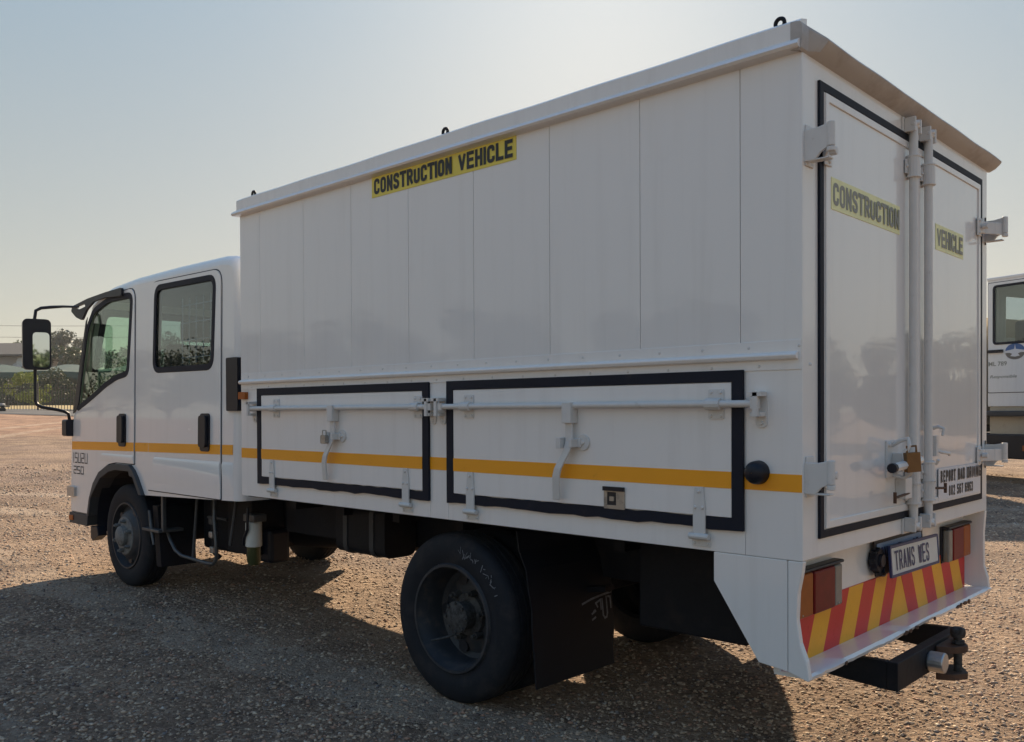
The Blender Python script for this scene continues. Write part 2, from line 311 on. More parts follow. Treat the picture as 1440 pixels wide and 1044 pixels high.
# ---------------------------------------------------------------- ground
def hgt(x, y):
    x = np.asarray(x, float); y = np.asarray(y, float)
    dd = np.clip(-x-1.8, 0, 50)
    h = 0.013*dd+0.00038*dd*dd
    return h
def vnoise(x, y, s, seed):
    rs = np.random.RandomState(seed); T = rs.rand(256, 256)
    X = x/s; Y = y/s; xi = np.floor(X).astype(int); yi = np.floor(Y).astype(int); fx = X-xi; fy = Y-yi
    fx = fx*fx*(3-2*fx); fy = fy*fy*(3-2*fy)
    g = lambda a, b: T[a % 256, b % 256]
    return (g(xi, yi)*(1-fx)+g(xi+1, yi)*fx)*(1-fy)+(g(xi, yi+1)*(1-fx)+g(xi+1, yi+1)*fx)*fy-0.5
def relief(x, y):
    near = np.clip(1.5-np.hypot(x+2, y+1)/30, 0.0, 1)
    return near*(0.030*vnoise(x, y, 1.7, 1)+0.016*vnoise(x, y, 0.55, 2)+0.010*vnoise(x, y, 0.21, 3))+0.05*vnoise(x, y, 9, 4)*np.clip((np.hypot(x+2, y)-12)/20, 0, 1)
def ground_z(x, y): return hgt(x, y)+relief(x, y)
ga = np.unique(np.concatenate([np.linspace(-7, 3, 170), -7-np.geomspace(.07, 520, 90), 3+np.geomspace(.07, 520, 70)]))
gb = np.unique(np.concatenate([np.linspace(-3, 6, 150), -3-np.geomspace(.07, 520, 70), 6+np.geomspace(.07, 520, 90)]))
GX, GY = np.meshgrid(ga, gb, indexing='ij')
GZ = ground_z(GX, GY)
# the tyres stand on it: flatten under them
for (wx, wy, wz) in ((-1.84, 0.15, 0.0), (-1.84, 0.42, 0.0), (-1.84, 1.95, 0.0), (-5.74, 0.23, 0.045), (-5.74, 1.88, 0.045)):
    k = np.exp(-((GX-wx)**2/0.09+(GY-wy)**2/0.06)); GZ = GZ*(1-k)+k*wz
nx, ny = GX.shape
gm = bpy.data.meshes.new('ground')
idx = np.arange(nx*ny).reshape(nx, ny)
gm.from_pydata(np.stack([GX, GY, GZ], -1).reshape(-1, 3).tolist(), [], np.stack([idx[:-1, :-1], idx[1:, :-1], idx[1:, 1:], idx[:-1, 1:]], -1).reshape(-1, 4).tolist())
gm.polygons.foreach_set('use_smooth', [True]*len(gm.polygons))
ground = bpy.data.objects.new('ground', gm); C.objects.link(ground); ground['kind'] = 'structure'
def ground_mat():
    m = bpy.data.materials.new('gravel_yard'); m.use_nodes = True; t = m.node_tree; b = t.nodes['Principled BSDF']
    b.inputs['Roughness'].default_value = 0.92; b.inputs['Specular IOR Level'].default_value = 0.2
    tc = t.nodes.new('ShaderNodeTexCoord'); L = t.links.new
    def N(kind, **kw):
        n = t.nodes.new(kind)
        for k, v in kw.items(): setattr(n, k, v)
        return n
    def noise(sc_, det=4, ro=.6, vec=None):
        n = N('ShaderNodeTexNoise'); n.inputs['Scale'].default_value = sc_; n.inputs['Detail'].default_value = det; n.inputs['Roughness'].default_value = ro
        L(vec or tc.outputs['Object'], n.inputs['Vector']); return n
    def mix(f, a, b_, bl='MIX'):
        x = N('ShaderNodeMix'); x.data_type = 'RGBA'; x.blend_type = bl
        for i, s in ((0, f), (6, a), (7, b_)):
            if hasattr(s, 'is_linked') or hasattr(s, 'links'): L(s, x.inputs[i])
            else: x.inputs[i].default_value = s
        return x.outputs[2]
    def rng(s, a, b_, c=0, d_=1):
        x = N('ShaderNodeMapRange'); L(s, x.inputs[0])
        for i, v in zip((1, 2, 3, 4), (a, b_, c, d_)): x.inputs[i].default_value = v
        return x.outputs[0]
    vo = N('ShaderNodeTexVoronoi'); vo.inputs['Scale'].default_value = 48; L(tc.outputs['Object'], vo.inputs['Vector'])
    vo2 = N('ShaderNodeTexVoronoi'); vo2.inputs['Scale'].default_value = 17; L(tc.outputs['Object'], vo2.inputs['Vector'])
    sp = N('ShaderNodeSeparateColor'); L(vo.outputs['Color'], sp.inputs[0])
    cr = N('ShaderNodeValToRGB'); L(sp.outputs[0], cr.inputs[0])
    els = cr.color_ramp.elements
    els[0].position = 0; els[0].color = (0.115, 0.081, 0.065, 1); els[1].position = 1; els[1].color = (0.567, 0.459, 0.351, 1)
    for p, c in ((0.3, (0.230, 0.155, 0.108)), (0.55, (0.324, 0.223, 0.149)), (0.8, (0.392, 0.284, 0.203))):
        e = els.new(p); e.color = (*c, 1)
    big = noise(0.35, 5); mid = noise(2.5, 6)
    dirtc = mix(mid.outputs[0], (0.33, 0.225, 0.15, 1), (0.47, 0.345, 0.245, 1))
    col = mix(rng(big.outputs[0], 0.40, 0.62, 0.25, 0.75), cr.outputs[0], dirtc)
    # band of bare orange earth beyond the gravel, and a purplish stony band before it
    sx = N('ShaderNodeSeparateXYZ'); L(tc.outputs['Object'], sx.inputs[0])
    wob = noise(0.12, 4); 
    ad = N('ShaderNodeMath', operation='MULTIPLY_ADD'); L(wob.outputs[0], ad.inputs[0]); ad.inputs[1].default_value = 9; L(sx.outputs[0], ad.inputs[2])
    st = N('ShaderNodeMapping'); st.inputs['Scale'].default_value = (0.472, 0.068, 0.135); L(tc.outputs['Object'], st.inputs[0])
    streak = noise(3.0, 5, .6, st.outputs[0])
    orange = mix(streak.outputs[0], (0.38, 0.215, 0.145, 1), (0.48, 0.31, 0.215, 1))
    col = mix(rng(ad.outputs[0], -22, -29, 0, 0.85), col, orange)
    # stones between
    st_b = mix(rng(noise(30, 3).outputs[0], .45, .6), (0.216, 0.155, 0.135, 1), (0.405, 0.297, 0.230, 1))
    bandm = N('ShaderNodeMath', operation='MULTIPLY'); L(rng(ad.outputs[0], -6, -9), bandm.inputs[0]); L(rng(ad.outputs[0], -26, -20), bandm.inputs[1])
    bm2 = N('ShaderNodeMath', operation='MULTIPLY'); L(bandm.outputs[0], bm2.inputs[0]); L(rng(noise(0.8, 5).outputs[0], .4, .6, .15, .75), bm2.inputs[1])
    col = mix(bm2.outputs[0], col, st_b)
    mot = noise(1.1, 8, .7); col = mix(1.0, col, mix(rng(mot.outputs[0], .36, .64), (0.56, 0.53, 0.54, 1), (1.16, 1.13, 1.10, 1)), 'MULTIPLY')
    for (cx, cy, r_) in ((-31, 34, 37.0), (-31, 34, 38.7), (-6, 46, 46.5), (-6, 46, 48.1)):
        sb = N('ShaderNodeVectorMath', operation='SUBTRACT'); L(tc.outputs['Object'], sb.inputs[0]); sb.inputs[1].default_value = (cx, cy, 0)
        ln_ = N('ShaderNodeVectorMath', operation='LENGTH'); L(sb.outputs[0], ln_.inputs[0])
        wv = N('ShaderNodeMath', operation='MULTIPLY_ADD'); L(mid.outputs[0], wv.inputs[0]); wv.inputs[1].default_value = .5; L(ln_.outputs['Value'], wv.inputs[2])
        cp_ = N('ShaderNodeMath', operation='COMPARE'); L(wv.outputs[0], cp_.inputs[0]); cp_.inputs[1].default_value = r_; cp_.inputs[2].default_value = .22
        fm_ = N('ShaderNodeMath', operation='MULTIPLY'); L(cp_.outputs[0], fm_.inputs[0]); L(rng(mot.outputs[0], .35, .6, .1, .6), fm_.inputs[1])
        col = mix(fm_.outputs[0], col, (0.52, 0.41, 0.31, 1))
    L(col, b.inputs['Base Color'])
    # relief
    h1 = N('ShaderNodeMath', operation='MULTIPLY_ADD'); L(vo.outputs['Distance'], h1.inputs[0]); h1.inputs[1].default_value = -0.9
    n3 = noise(130, 4, .7); L(n3.outputs[0], h1.inputs[2])
    h2 = N('ShaderNodeMath', operation='MULTIPLY_ADD'); L(vo2.outputs['Distance'], h2.inputs[0]); h2.inputs[1].default_value = -1.3; L(h1.outputs[0], h2.inputs[2])
    bp = N('ShaderNodeBump'); bp.inputs['Strength'].default_value = 0.9; bp.inputs['Distance'].default_value = 0.022
    L(h2.outputs[0], bp.inputs['Height']); L(bp.outputs[0], b.inputs['Normal'])
    return m
ground.data.materials.append(ground_mat())
# loose stones lying on the yard
def stones():
    rs = np.random.RandomState(5); N_ = 270000
    # density falls with distance from the yard's near part; all around, not only where the camera looks
    D = 1.6+20*rs.rand(N_)**1.9; A = rs.uniform(rad(68), rad(205), N_)
    x = CAM.x+D*np.cos(A); y = CAM.y+D*np.sin(A)
    s = (0.0038+0.0090*rs.rand(N_)**2.8)*(0.9+0.05*D)
    z = ground_z(x, y)+s*0.15
    base = np.array([(1, 0, 0), (0, 1, 0), (-1, 0, 0), (0, -1, 0), (0, 0, 1), (0, 0, -1)], float)
    tri = np.array([(0, 1, 4), (1, 2, 4), (2, 3, 4), (3, 0, 4), (1, 0, 5), (2, 1, 5), (3, 2, 5), (0, 3, 5)])
    V = base[None]*(0.75+0.5*rs.rand(N_, 6, 1))
    V = V+rs.normal(0, 0.16, V.shape)
    V[:, :, 2] *= (0.45+0.35*rs.rand(N_, 1)); el = 0.7+0.8*rs.rand(N_, 1); V[:, :, 0] *= el
    a = rs.uniform(0, 6.28, (N_, 1)); X = V[:, :, 0]*np.cos(a)-V[:, :, 1]*np.sin(a); Y = V[:, :, 0]*np.sin(a)+V[:, :, 1]*np.cos(a)
    V = np.stack([X, Y, V[:, :, 2]], -1)*s[:, None, None]+np.stack([x, y, z], -1)[:, None]
    F = (tri[None]+(np.arange(N_)*6)[:, None, None]).reshape(-1, 3)
    me = bpy.data.meshes.new('gravel'); me.vertices.add(N_*6); me.vertices.foreach_set('co', V.reshape(-1))
    me.loops.add(len(F)*3); me.loops.foreach_set('vertex_index', F.reshape(-1).astype(np.int32))
    me.polygons.add(len(F)); me.polygons.foreach_set('loop_start', np.arange(0, len(F)*3, 3, dtype=np.int32)); me.update()
    pal = np.array([(0.44, 0.325, 0.23), (0.33, 0.225, 0.155), (0.48, 0.375, 0.275), (0.12, 0.085, 0.07), (0.37, 0.215, 0.145), (0.44, 0.38, 0.32), (0.19, 0.165, 0.155)])
    pc = 1.08*pal[rs.choice(7, N_, p=[.27, .24, .19, .09, .12, .03, .06])]*(0.85+0.3*rs.rand(N_, 1))
    ca = me.color_attributes.new('stone_colour', 'FLOAT_COLOR', 'POINT')
    ca.data.foreach_set('color', np.repeat(np.concatenate([pc, np.ones((N_, 1))], 1), 6, 0).reshape(-1).astype(np.float32))
    o = bpy.data.objects.new('gravel', me); C.objects.link(o)
    m = bpy.data.materials.new('crushed_stone'); m.use_nodes = True; t = m.node_tree; b = t.nodes['Principled BSDF']
    at = t.nodes.new('ShaderNodeAttribute'); at.attribute_name = 'stone_colour'; t.links.new(at.outputs['Color'], b.inputs['Base Color'])
    b.inputs['Roughness'].default_value = 0.75; b.inputs['Specular IOR Level'].default_value = 0.35
    me.materials.append(m); tag(o, 'loose brown and grey crushed stone scattered over the yard', 'gravel', kind='stuff')
stones()

# ================================================================ the white crew cab truck
W = 2.1135
T = thing('box_truck', 'white crew cab truck with tall box body, orange side stripe and construction vehicle signs', 'truck', (-3.2, W/2, 0), world=True)
YC, Y0 = W/2, 0.07
def cw(x, y, z):                                  # the cab narrows forwards and upwards
    dl = 0.035*(-3.9-x)/2.9+0.02*(z-0.85)/1.55
    return (x, YC+(y-YC)*(1-dl/(YC-Y0)), z)
CS = lambda u, v, w: cw(u, Y0-w, v)               # near side of the cab
CF = lambda u, v, w: cw(u, 2*YC-Y0+w, v)          # far side of the cab
def offset(pts, dd):
    """grow a closed polygon by dd"""
    N = len(pts); ar = sum(pts[i-1][0]*pts[i][1]-pts[i][0]*pts[i-1][1] for i in range(N)); s = 1 if ar > 0 else -1; out = []
    for i in range(N):
        a, p, b = Vector(pts[i-1]), Vector(pts[i]), Vector(pts[(i+1) % N])
        e1 = (p-a); e2 = (b-p)
        if e1.length < 1e-6 or e2.length < 1e-6: out.append(tuple(p)); continue
        e1.normalize(); e2.normalize(); n = Vector((e1.y+e2.y, -e1.x-e2.x))*s
        if n.length < 1e-6: out.append(tuple(p)); continue
        n.normalize(); c = max(0.5, n.dot(Vector((e1.y, -e1.x))*s)); q = p+n*dd/c; out.append((q.x, q.y))
    return out
ARCH = [(-6.36, .565), (-6.315, .72), (-6.24, .84), (-6.12, .94), (-5.95, 1.0), (-5.80, 1.02), (-5.53, 1.02), (-5.46, .985), (-5.40, .93), (-5.29, .80)]
TOP = [(-3.88, .845), (-3.88, 1.5), (-3.88, 2.27), (-3.89, 2.36), (-3.93, 2.43), (-4.0, 2.465), (-4.12, 2.48), (-4.8, 2.487), (-5.5, 2.482), (-5.95, 2.458), (-6.22, 2.415), (-6.35, 2.37), (-6.40, 2.31), (-6.79, 1.42), (-6.835, 1.25), (-6.85, .9), (-6.84, .565)]
def top_ring(ins):
    out = []
    for i, p in enumerate(TOP):
        a = Vector(TOP[max(0, i-1)]); b = Vector(TOP[min(len(TOP)-1, i+1)]); t = (b-a).normalized(); n = Vector((t.y, -t.x))
        q = Vector(p)-n*ins
        if i in (0, len(TOP)-1): q.y = p[1]
        out.append((q.x, q.y))
    return out
RW = rpoly([(-5.115, 1.75), (-4.235, 1.742), (-4.205, 2.33), (-5.09, 2.345)], 0.07, 5)
FW = rpoly([(-5.60, 1.742), (-5.53, 2.335), (-5.98, 2.335), (-6.27, 2.27), (-6.41, 2.13), (-6.53, 1.75), (-6.61, 1.475), (-6.30, 1.57), (-6.02, 1.665), (-5.80, 1.72)], [.05, .06, .08, .06, .06, .1, .015, .05, .05, .05], 4)
RD = rpoly([(-5.19, .846), (-4.11, .846), (-4.115, 2.385), (-5.19, 2.40)], [0.005, 0.005, 0.10, 0.10], 6)
RD = [(x if x > -5.0 or z > 1.15 else x+(1.15-z)*-0.12, z) for x, z in RD]
FD = rpoly([(-5.475, 1.03), (-5.475, 2.395), (-5.98, 2.38), (-6.30, 2.30), (-6.44, 2.13), (-6.70, 1.42), (-6.755, 1.2), (-6.765, .575), (-6.37, .575), (-6.325, .72), (-6.25, .85), (-6.13, .95), (-5.96, 1.012), (-5.80, 1.032)],
           [.01, .10, .06, .06, .06, .08, .05, .01, .01, .02, .02, .02, .02, .02], 4)
cabmb = MB(); rr_ = 0.07; rings = []
for th in (0, 22.5, 45, 67.5, 90):
    a = rad(th); rings.append((Y0+rr_*(1-math.cos(a)), rr_*(1-math.sin(a))))
rings.append((Y0+rr_+0.05, 0)); rings += [(YC, 0)] + [(2*YC-y, i) for y, i in reversed(rings)]
n_ = len(TOP); vs = []
for (y, ins) in rings: vs += [cw(x, y, z) for (x, z) in top_ring(ins)]
fs = []
WI = 12
for i in range(len(rings)-1):
    for j in range(n_-1):
        if j == WI and 5 <= i <= 6: continue
        fs.append((i*n_+j, i*n_+j+1, (i+1)*n_+j+1, (i+1)*n_+j))
cabmb.add(vs, fs)
side_out = top_ring(rr_)+ARCH
for fn in (CS, CF):
    flat = [side_out, FW, RW]; tri = tessellate_polygon([[Vector((*p, 0)) for p in l] for l in flat]); al = [p for l in flat for p in l]
    cabmb.add([fn(p[0], p[1], 0) for p in al], tri)
obj('cab_shell', cabmb, M['cabpaint'], T, smooth=35)
# inner lining and floor
ln = MB()
for fn in (CS, CF):
    inner = [(min(-3.93, max(-6.70, x)), min(2.36, z)) for x, z in side_out]
    ln.plate(inner, [offset(FW, .012), offset(RW, .012)], fn, -.045, -.035)
ln.box(-6.35, -3.93, Y0+.06, 2*YC-Y0-.06, 2.375, 2.385)
ln.box(-6.72, -5.25, Y0+.10, 2*YC-Y0-.10, 1.04, 1.06); ln.box(-5.25, -3.92, Y0+.08, 2*YC-Y0-.08, .86, .88); ln.box(-5.27, -5.24, .17, 1.94, .86, 1.06)
ln.box(-3.95, -3.93, .14, 1.97, .86, 2.36)
obj('cab_lining', ln, M['liner'], T)
db = MB(); db.plate([(-6.72, 1.05), (-6.72, 1.42), (-6.62, 1.47), (-6.35, 1.44), (-6.25, 1.3), (-6.3, 1.05)], [], lambda u, v, w: (u, w, v), .20, 1.90)
obj('dashboard', db, M['greyplastic'], T, bevel=.01)
for yy in (.55, 1.55):
    s = MB().box(-5.95, -5.45, yy-.25, yy+.25, 1.06, 1.32); so = obj('front_seat', s, M['seat'], T, bevel=.04)
    b = MB().plate([(-5.56, 1.28), (-5.42, 1.28), (-5.30, 1.95), (-5.40, 1.97)], [], lambda u, v, w: (u, w, v), yy-.24, yy+.24); obj('backrest', b, M['seat'], so, bevel=.03)
    hd = MB().box(-5.40, -5.30, yy-.13, yy+.13, 1.99, 2.16); obj('headrest', hd, M['seat'], so, bevel=.03)
s = MB().box(-4.75, -4.15, .2, 1.9, 1.0, 1.25); so = obj('rear_bench', s, M['seat'], T, bevel=.04)
b = MB().box(-4.17, -4.03, .2, 1.9, 1.22, 1.85); obj('backrest', b, M['seat'], so, bevel=.04)
st = MB().tube([(-6.17+.10*math.sin(a), 1.5+.21*math.cos(a), 1.53+.19*math.sin(a)) for a in np.linspace(0, 2*math.pi, 28, endpoint=False)], .014, 8, close=True)
st.cyl((-6.17, 1.5, 1.53), (-6.45, 1.5, 1.3), .03); st.tube([(-6.17, 1.3, 1.53), (-6.17, 1.7, 1.53)], .012, 8)
obj('steering_wheel', st, M['blackplastic'], T, smooth=40)
# windscreen
a, b_ = Vector(TOP[WI]), Vector(TOP[WI+1])
def wsp(u, v, w): p = a.lerp(b_, v); return cw(p.x+w, u, p.y)
wm = MB().plate(rect(Y0+rr_+.055, 2*YC-Y0-rr_-.055, 0.01, .99), [], wsp, .004, .008); obj('windscreen', wm, M['screen'], T)
wm = MB().plate(rect(Y0+rr_+.045, 2*YC-Y0-rr_-.045, -0.01, 1.01), [rpoly(rect(Y0+rr_+.10, 2*YC-Y0-rr_-.10, .06, .95), .05)], wsp, -.004, .003); obj('windscreen_seal', wm, M['rubber'], T)
# doors of the near side, far side mirrored
for fn, near in ((CS, True), (CF, False)):
    for nm, D_, Wn, hx in (('front', FD, FW, (-5.75, -5.615)), ('rear', RD, RW, (-4.385, -4.25))):
        g_ = MB().plate(offset(D_, .008), [offset(Wn, .004)], fn, .0, .0015); obj('door_gap_seal', g_, M['rubber'], T)  # black strip draws in the shadow gap around the door
        dm = MB().plate(D_, [Wn], fn, .0015, .009); dr = obj('cab_door', dm, M['cabpaint'], T, bevel=.004, label='%s cab door with dark window and black handle' % nm)
        rg = MB().plate(offset(Wn, .030 if nm == 'rear' else .032), [offset(Wn, -.012)], fn, .004, .0125); obj('window_seal', rg, M['rubber'], dr, bevel=.003)
        if nm == 'rear': gl = MB().plate(offset(Wn, -.006), [], fn, -.004, .000); obj('window_pane', gl, M['glassdark'], dr)
        else: gl = MB().plate(offset(Wn, -.006), [], fn, -.004, .000); obj('window_pane', gl, M['glass'], dr)
        if near:
            hm = MB().plate(rpoly(rect(hx[0], hx[1], 1.16, 1.42), .03), [], fn, .008, .018); hm.plate(rpoly(rect(hx[0]+.018, hx[1]-.018, 1.19, 1.405), .025), [], fn, .018, .040)
            obj('door_handle', hm, M['blackplastic'], dr, bevel=.005)
            u0_, u1_ = hx[0]-(.42 if nm == 'front' else .80), hx[1]+.135
            cr = MB().add([fn(u0_+.08, 1.097, .0088), fn(u1_, 1.097, .0088), fn(u0_+.06, 1.078, .0165), fn(u1_, 1.078, .0165), fn(u0_+.05, .90 if nm == 'rear' else 1.03, .0088), fn(u1_, .90 if nm == 'rear' else 1.03, .0088)], [(0, 1, 3, 2), (2, 3, 5, 4), (1, 3, 5), (0, 2, 4)])
            obj('pressed_crease', cr, M['cabpaint'], dr, smooth=80)
cr = MB().add([CS(-4.095, 1.097, 0), CS(-3.955, 1.097, 0), CS(-4.095, 1.078, .0080), CS(-3.96, 1.078, .0060), CS(-4.095, .90, 0), CS(-3.955, .90, 0)], [(0, 1, 3, 2), (2, 3, 5, 4), (1, 3, 5), (0, 2, 4)]); obj('pressed_crease', cr, M['cabpaint'], T, smooth=80)
# B pillar inside, guard grille behind the far window
gb_ = MB()
for k in range(9): gb_.cyl(CF(-5.10+k*.11, 1.76, -.07), CF(-5.10+k*.11, 2.33, -.07), .004, 6)
for k in range(5): gb_.cyl(CF(-5.12, 1.80+k*.12, -.07), CF(-4.20, 1.80+k*.12, -.07), .004, 6)
obj('window_guard', gb_, M['whitelabel'], T, label='white bar grille inside the far rear window')
gb_ = MB()
for k in range(6): gb_.cyl(CS(-4.78+k*.105, 1.78, -.05), CS(-4.78+k*.105, 2.25, -.05), .0045, 6)
for k in range(4): gb_.cyl(CS(-4.80, 1.82+k*.125, -.05), CS(-4.235, 1.82+k*.125, -.05), .004, 6)
obj('window_guard', gb_, M['whitelabel'], T, label='white bar grille inside the near rear window')
# wheel arch trim, front corner
in_ = [(x+(.035 if x < -5.8 else (-.055 if x > -5.5 else 0)), z-(.05 if -6.3 < x < -5.42 else 0.0)) for x, z in ARCH]
tr = MB().plate(ARCH+in_[::-1], [], CS, -.10, .030); obj('wheel_arch_trim', tr, M['greyplastic'], T, bevel=.006)
tr = MB().plate(ARCH+in_[::-1], [], CF, -.10, .030); obj('wheel_arch_trim', tr, M['greyplastic'], T, bevel=.006)
hs = MB(); k_ = 20
for yy0, yy1 in ((.13, .60), (1.51, 1.98)):
    v_ = []
    for k in range(k_+1):
        an = math.pi*(-.05+1.1*k/k_); v_ += [(-5.80+.50*math.cos(an), yy0, .50+.49*math.sin(an)), (-5.80+.50*math.cos(an), yy1, .50+.49*math.sin(an))]
    hs.add(v_, [(2*k, 2*k+1, 2*k+3, 2*k+2) for k in range(k_)])
hs.box(-6.3, -5.3, .60, 1.51, .55, 1.03)
obj('wheel_housing', hs, M['blackplastic'], T)
fb = MB().plate([(-6.80, .47), (-6.40, .47), (-6.385, .563), (-6.80, .563)], [], CS, -.12, .012); fo = obj('bumper_trim', fb, M['greyplastic'], T, bevel=.006)
mk = MB().plate(rect(-6.79, -6.70, .495, .54), [], CS, .012, .020); obj('side_marker', mk, M['lensamber'], fo, bevel=.003)
fb = MB().box(-6.88, -6.78, .20, 1.91, .475, .56); obj('front_bumper', fb, M['cabpaint'], T, bevel=.03)
fl = MB().plate([(-6.40, .47), (-6.26, .47), (-6.24, .40), (-6.36, .345), (-6.40, .37)], [], CS, -.10, -.02); obj('front_splash_guard', fl, M['blackplastic'], T, bevel=.006)
hl = MB().plate(rpoly(rect(-6.80, -6.64, .705, .79), .01), [], CS, .006, .032); obj('corner_lamp', hl, M['galv'], T, bevel=.006)
st = MB().plate([(-6.745, 1.110), (-5.475, 1.128), (-5.475, 1.196), (-6.745, 1.180)], [], CS, .0095, .0108)
obj('reflective_stripe', st, M['orange'], T)
st = MB().plate([(-5.21, 1.131), (-4.11, 1.146), (-4.11, 1.211), (-5.21, 1.199)], [], CS, .0095, .0108); obj('reflective_stripe', st, M['orange'], T)
st = MB().plate([(-5.465, 1.128), (-5.225, 1.131), (-5.225, 1.199), (-5.465, 1.196)], [], CS, .0015, .0035); obj('reflective_stripe', st, M['orange'], T)
st = MB().plate([(-4.095, 1.146), (-3.955, 1.148), (-3.955, 1.213), (-4.095, 1.211)], [], CS, .0015, .0035); obj('reflective_stripe', st, M['orange'], T)
# badge lettering in strokes
Lt = {'I': [[(.5, 0), (.5, 1)]], 'S': [[(1, 1), (0, 1), (0, .5), (1, .5), (1, 0), (0, 0)]], 'U': [[(0, 1), (0, 0), (1, 0), (1, 1)]], 'Z': [[(0, 1), (1, 1), (1, .5), (0, .5), (0, 0), (1, 0)]],
      '2': [[(0, 1), (1, 1), (1, .5), (0, .5), (0, 0), (1, 0)]], '5': [[(1, 1), (0, 1), (0, .5), (1, .5), (1, 0), (0, 0)]], '0': [[(0, 0), (0, 1), (1, 1), (1, 0), (0, 0), (0, .02)]]}
for s_, u_, v_, wd_, ht_ in (('ISUZU', -6.715, 1.000, .050, .080), ('250', -6.70, .905, .056, .060)):
    bm_ = MB(); x_ = u_
    for ch in s_:
        w_ = wd_*(.35 if ch == 'I' else 1); strokes(bm_, Lt[ch], CS, x_, v_, w_, ht_, .009, .0, .0108); x_ += w_+.024
    obj('badge_lettering', bm_, M['greyplastic'], T)
# black wind deflector / bracket at the top front corner
dfl = MB().plate(rpoly([(-5.665, 2.412), (-5.98, 2.405), (-6.347, 2.388), (-6.69, 2.352), (-6.724, 2.310), (-6.609, 2.249), (-6.479, 2.214), (-6.381, 2.295), (-6.223, 2.352), (-5.981, 2.362), (-5.807, 2.352), (-5.667, 2.345)], .02, 3),
                 [rpoly([(-6.640, 2.337), (-6.42, 2.352), (-6.396, 2.325), (-6.55, 2.308)], .012, 3)], CS, .012, .034)
obj('rain_deflector', dfl, M['blackplastic'], T, bevel=.006)
ap = MB().plate([(-6.40, 2.235), (-6.44, 2.20), (-6.72, 1.42), (-6.66, 1.44), (-6.60, 1.50)], [], CS, .010, .014); obj('pillar_trim', ap, M['blackplastic'], T)
# mirror on its looped arm
ar = MB().tube([CS(-6.56, 2.335, .03), (-6.76, .04, 2.350), (-6.83, -.03, 2.345), (-6.87, -.10, 2.335), (-6.88, -.14, 2.31), (-6.88, -.15, 2.24), (-6.88, -.15, 1.8), (-6.88, -.15, 1.53), (-6.87, -.14, 1.50), (-6.85, -.11, 1.478), (-6.80, .0, 1.455), (-6.78, .05, 1.44), (-6.77, .08, 1.42), (-6.77, .09, 1.36)],
                [.009, .011, .014, .014, .014, .014, .014, .014, .015, .015, .014, .014, .014, .014], 10)
mo = obj('mirror_arm', ar, M['blackplastic'], T, smooth=50)
bk = MB().plate(rpoly(rect(-.045, .045, 1.225, 1.37), .02), [], lambda u, v, w: (-6.77+w, .085+u, v), -.045, .05); obj('arm_bracket', bk, M['blackplastic'], mo, bevel=.01)
ma = Matrix.Rotation(rad(-50), 3, 'Z')     # the mirror looks back along the truck
def MF(u, v, w):
    p = ma @ Vector((0, u, 0)) + ma @ Vector((w, 0, 0)); return (-6.86+p.x, -.145+p.y, v)
ma = Matrix.Rotation(rad(-14), 3, 'Z')
mh = MB().plate(rpoly(rect(-.105, .112, 1.80, 2.235), .045, 5), [], MF, -.06, .03); mh = obj('mirror_housing', mh, M['blackplastic'], T, bevel=.018, seg=3)
mg = MB().plate(rpoly(rect(-.030, .098, 1.82, 2.12), .035, 5), [], MF, .0315, .034); obj('mirror_glass', mg, M['mirror'], mh)
# air vent behind the cab
vt = MB().plate(rpoly(rect(-4.02, -3.875, 1.435, 1.785), .012), [], lambda u, v, w: (u, .085-w, v), -.12, .022); obj('air_intake', vt, M['blackplastic'], T, bevel=.006)

# ---------------------------------------------------------------- box body
X0, ZB, ZT = -3.715, .905, 2.653
core = MB().box(X0+.03, -.04, .035, W-.035, ZB+.02, ZT-.03); obj('box_frame', core, M['paint'], T)
seams = [-3.715, -3.485, -3.013, -2.559, -2.082, -1.612, -1.143, -.672, -.235, 0.0]
for a_, b_ in zip(seams[:-1], seams[1:]):
    g0 = .0011
    p = MB().box(a_+g0, b_-(g0 if b_ < 0 else 0), 0.0, .03, 1.60, ZT); obj('side_panel', p, M['panel'], T, bevel=.0015, seg=1)
for a_, b_ in zip(seams[:-1], seams[1:]):
    p = MB().box(a_+.0018, b_-.0018, W-.03, W, ZB, ZT); obj('side_panel', p, M['panel'], T)
ft = MB().box(X0-.002, X0+.028, .0015, W-.0015, ZB+.001, ZT); obj('front_bulkhead', ft, M['panel'], T)
for a_, b_ in ((-3.715, -1.925), (-1.9235, -1.794), (-1.7925, -.2165), (-.215, 0)):
    p = MB().box(a_, b_, 0.0, .03, ZB, 1.60); obj('lower_side_panel', p, M['paint'], T, bevel=.0012, seg=1)
# belt moulding with its rivets
bm_ = MB().box(X0+.005, -.003, -.0035, 0.0, 1.566, 1.669); bl = obj('belt_moulding', bm_, M['paint'], T, bevel=.001, seg=1)
bm_ = MB().plate([(0.002, 1.630), (.020, 1.624), (.026, 1.616), (.020, 1.603), (0.002, 1.600)], [], lambda u, v, w: (w, -u, v), X0+.005, -.012); obj('rub_bar', bm_, M['paint'], bl, bevel=.003)
rv = MB()
def rivet(m, u, v, w=.0035, r=.006, fn=SIDE):
    for k in range(1): m.add([fn(u+r*math.cos(t), v+r*math.sin(t), w) for t in np.linspace(0, 2*math.pi, 8, endpoint=False)]+[fn(u+r*.6*math.cos(t), v+r*.6*math.sin(t), w+r*.5) for t in np.linspace(0, 2*math.pi, 8, endpoint=False)],
                              [(i, (i+1) % 8, 8+(i+1) % 8, 8+i) for i in range(8)]+[tuple(range(8, 16))])
for k in range(20): rivet(rv, -3.62+k*.19, 1.648); rivet(rv, -3.58+k*.19, 1.581)
obj('rivet', rv, M['hardware'], bl, kind='stuff')
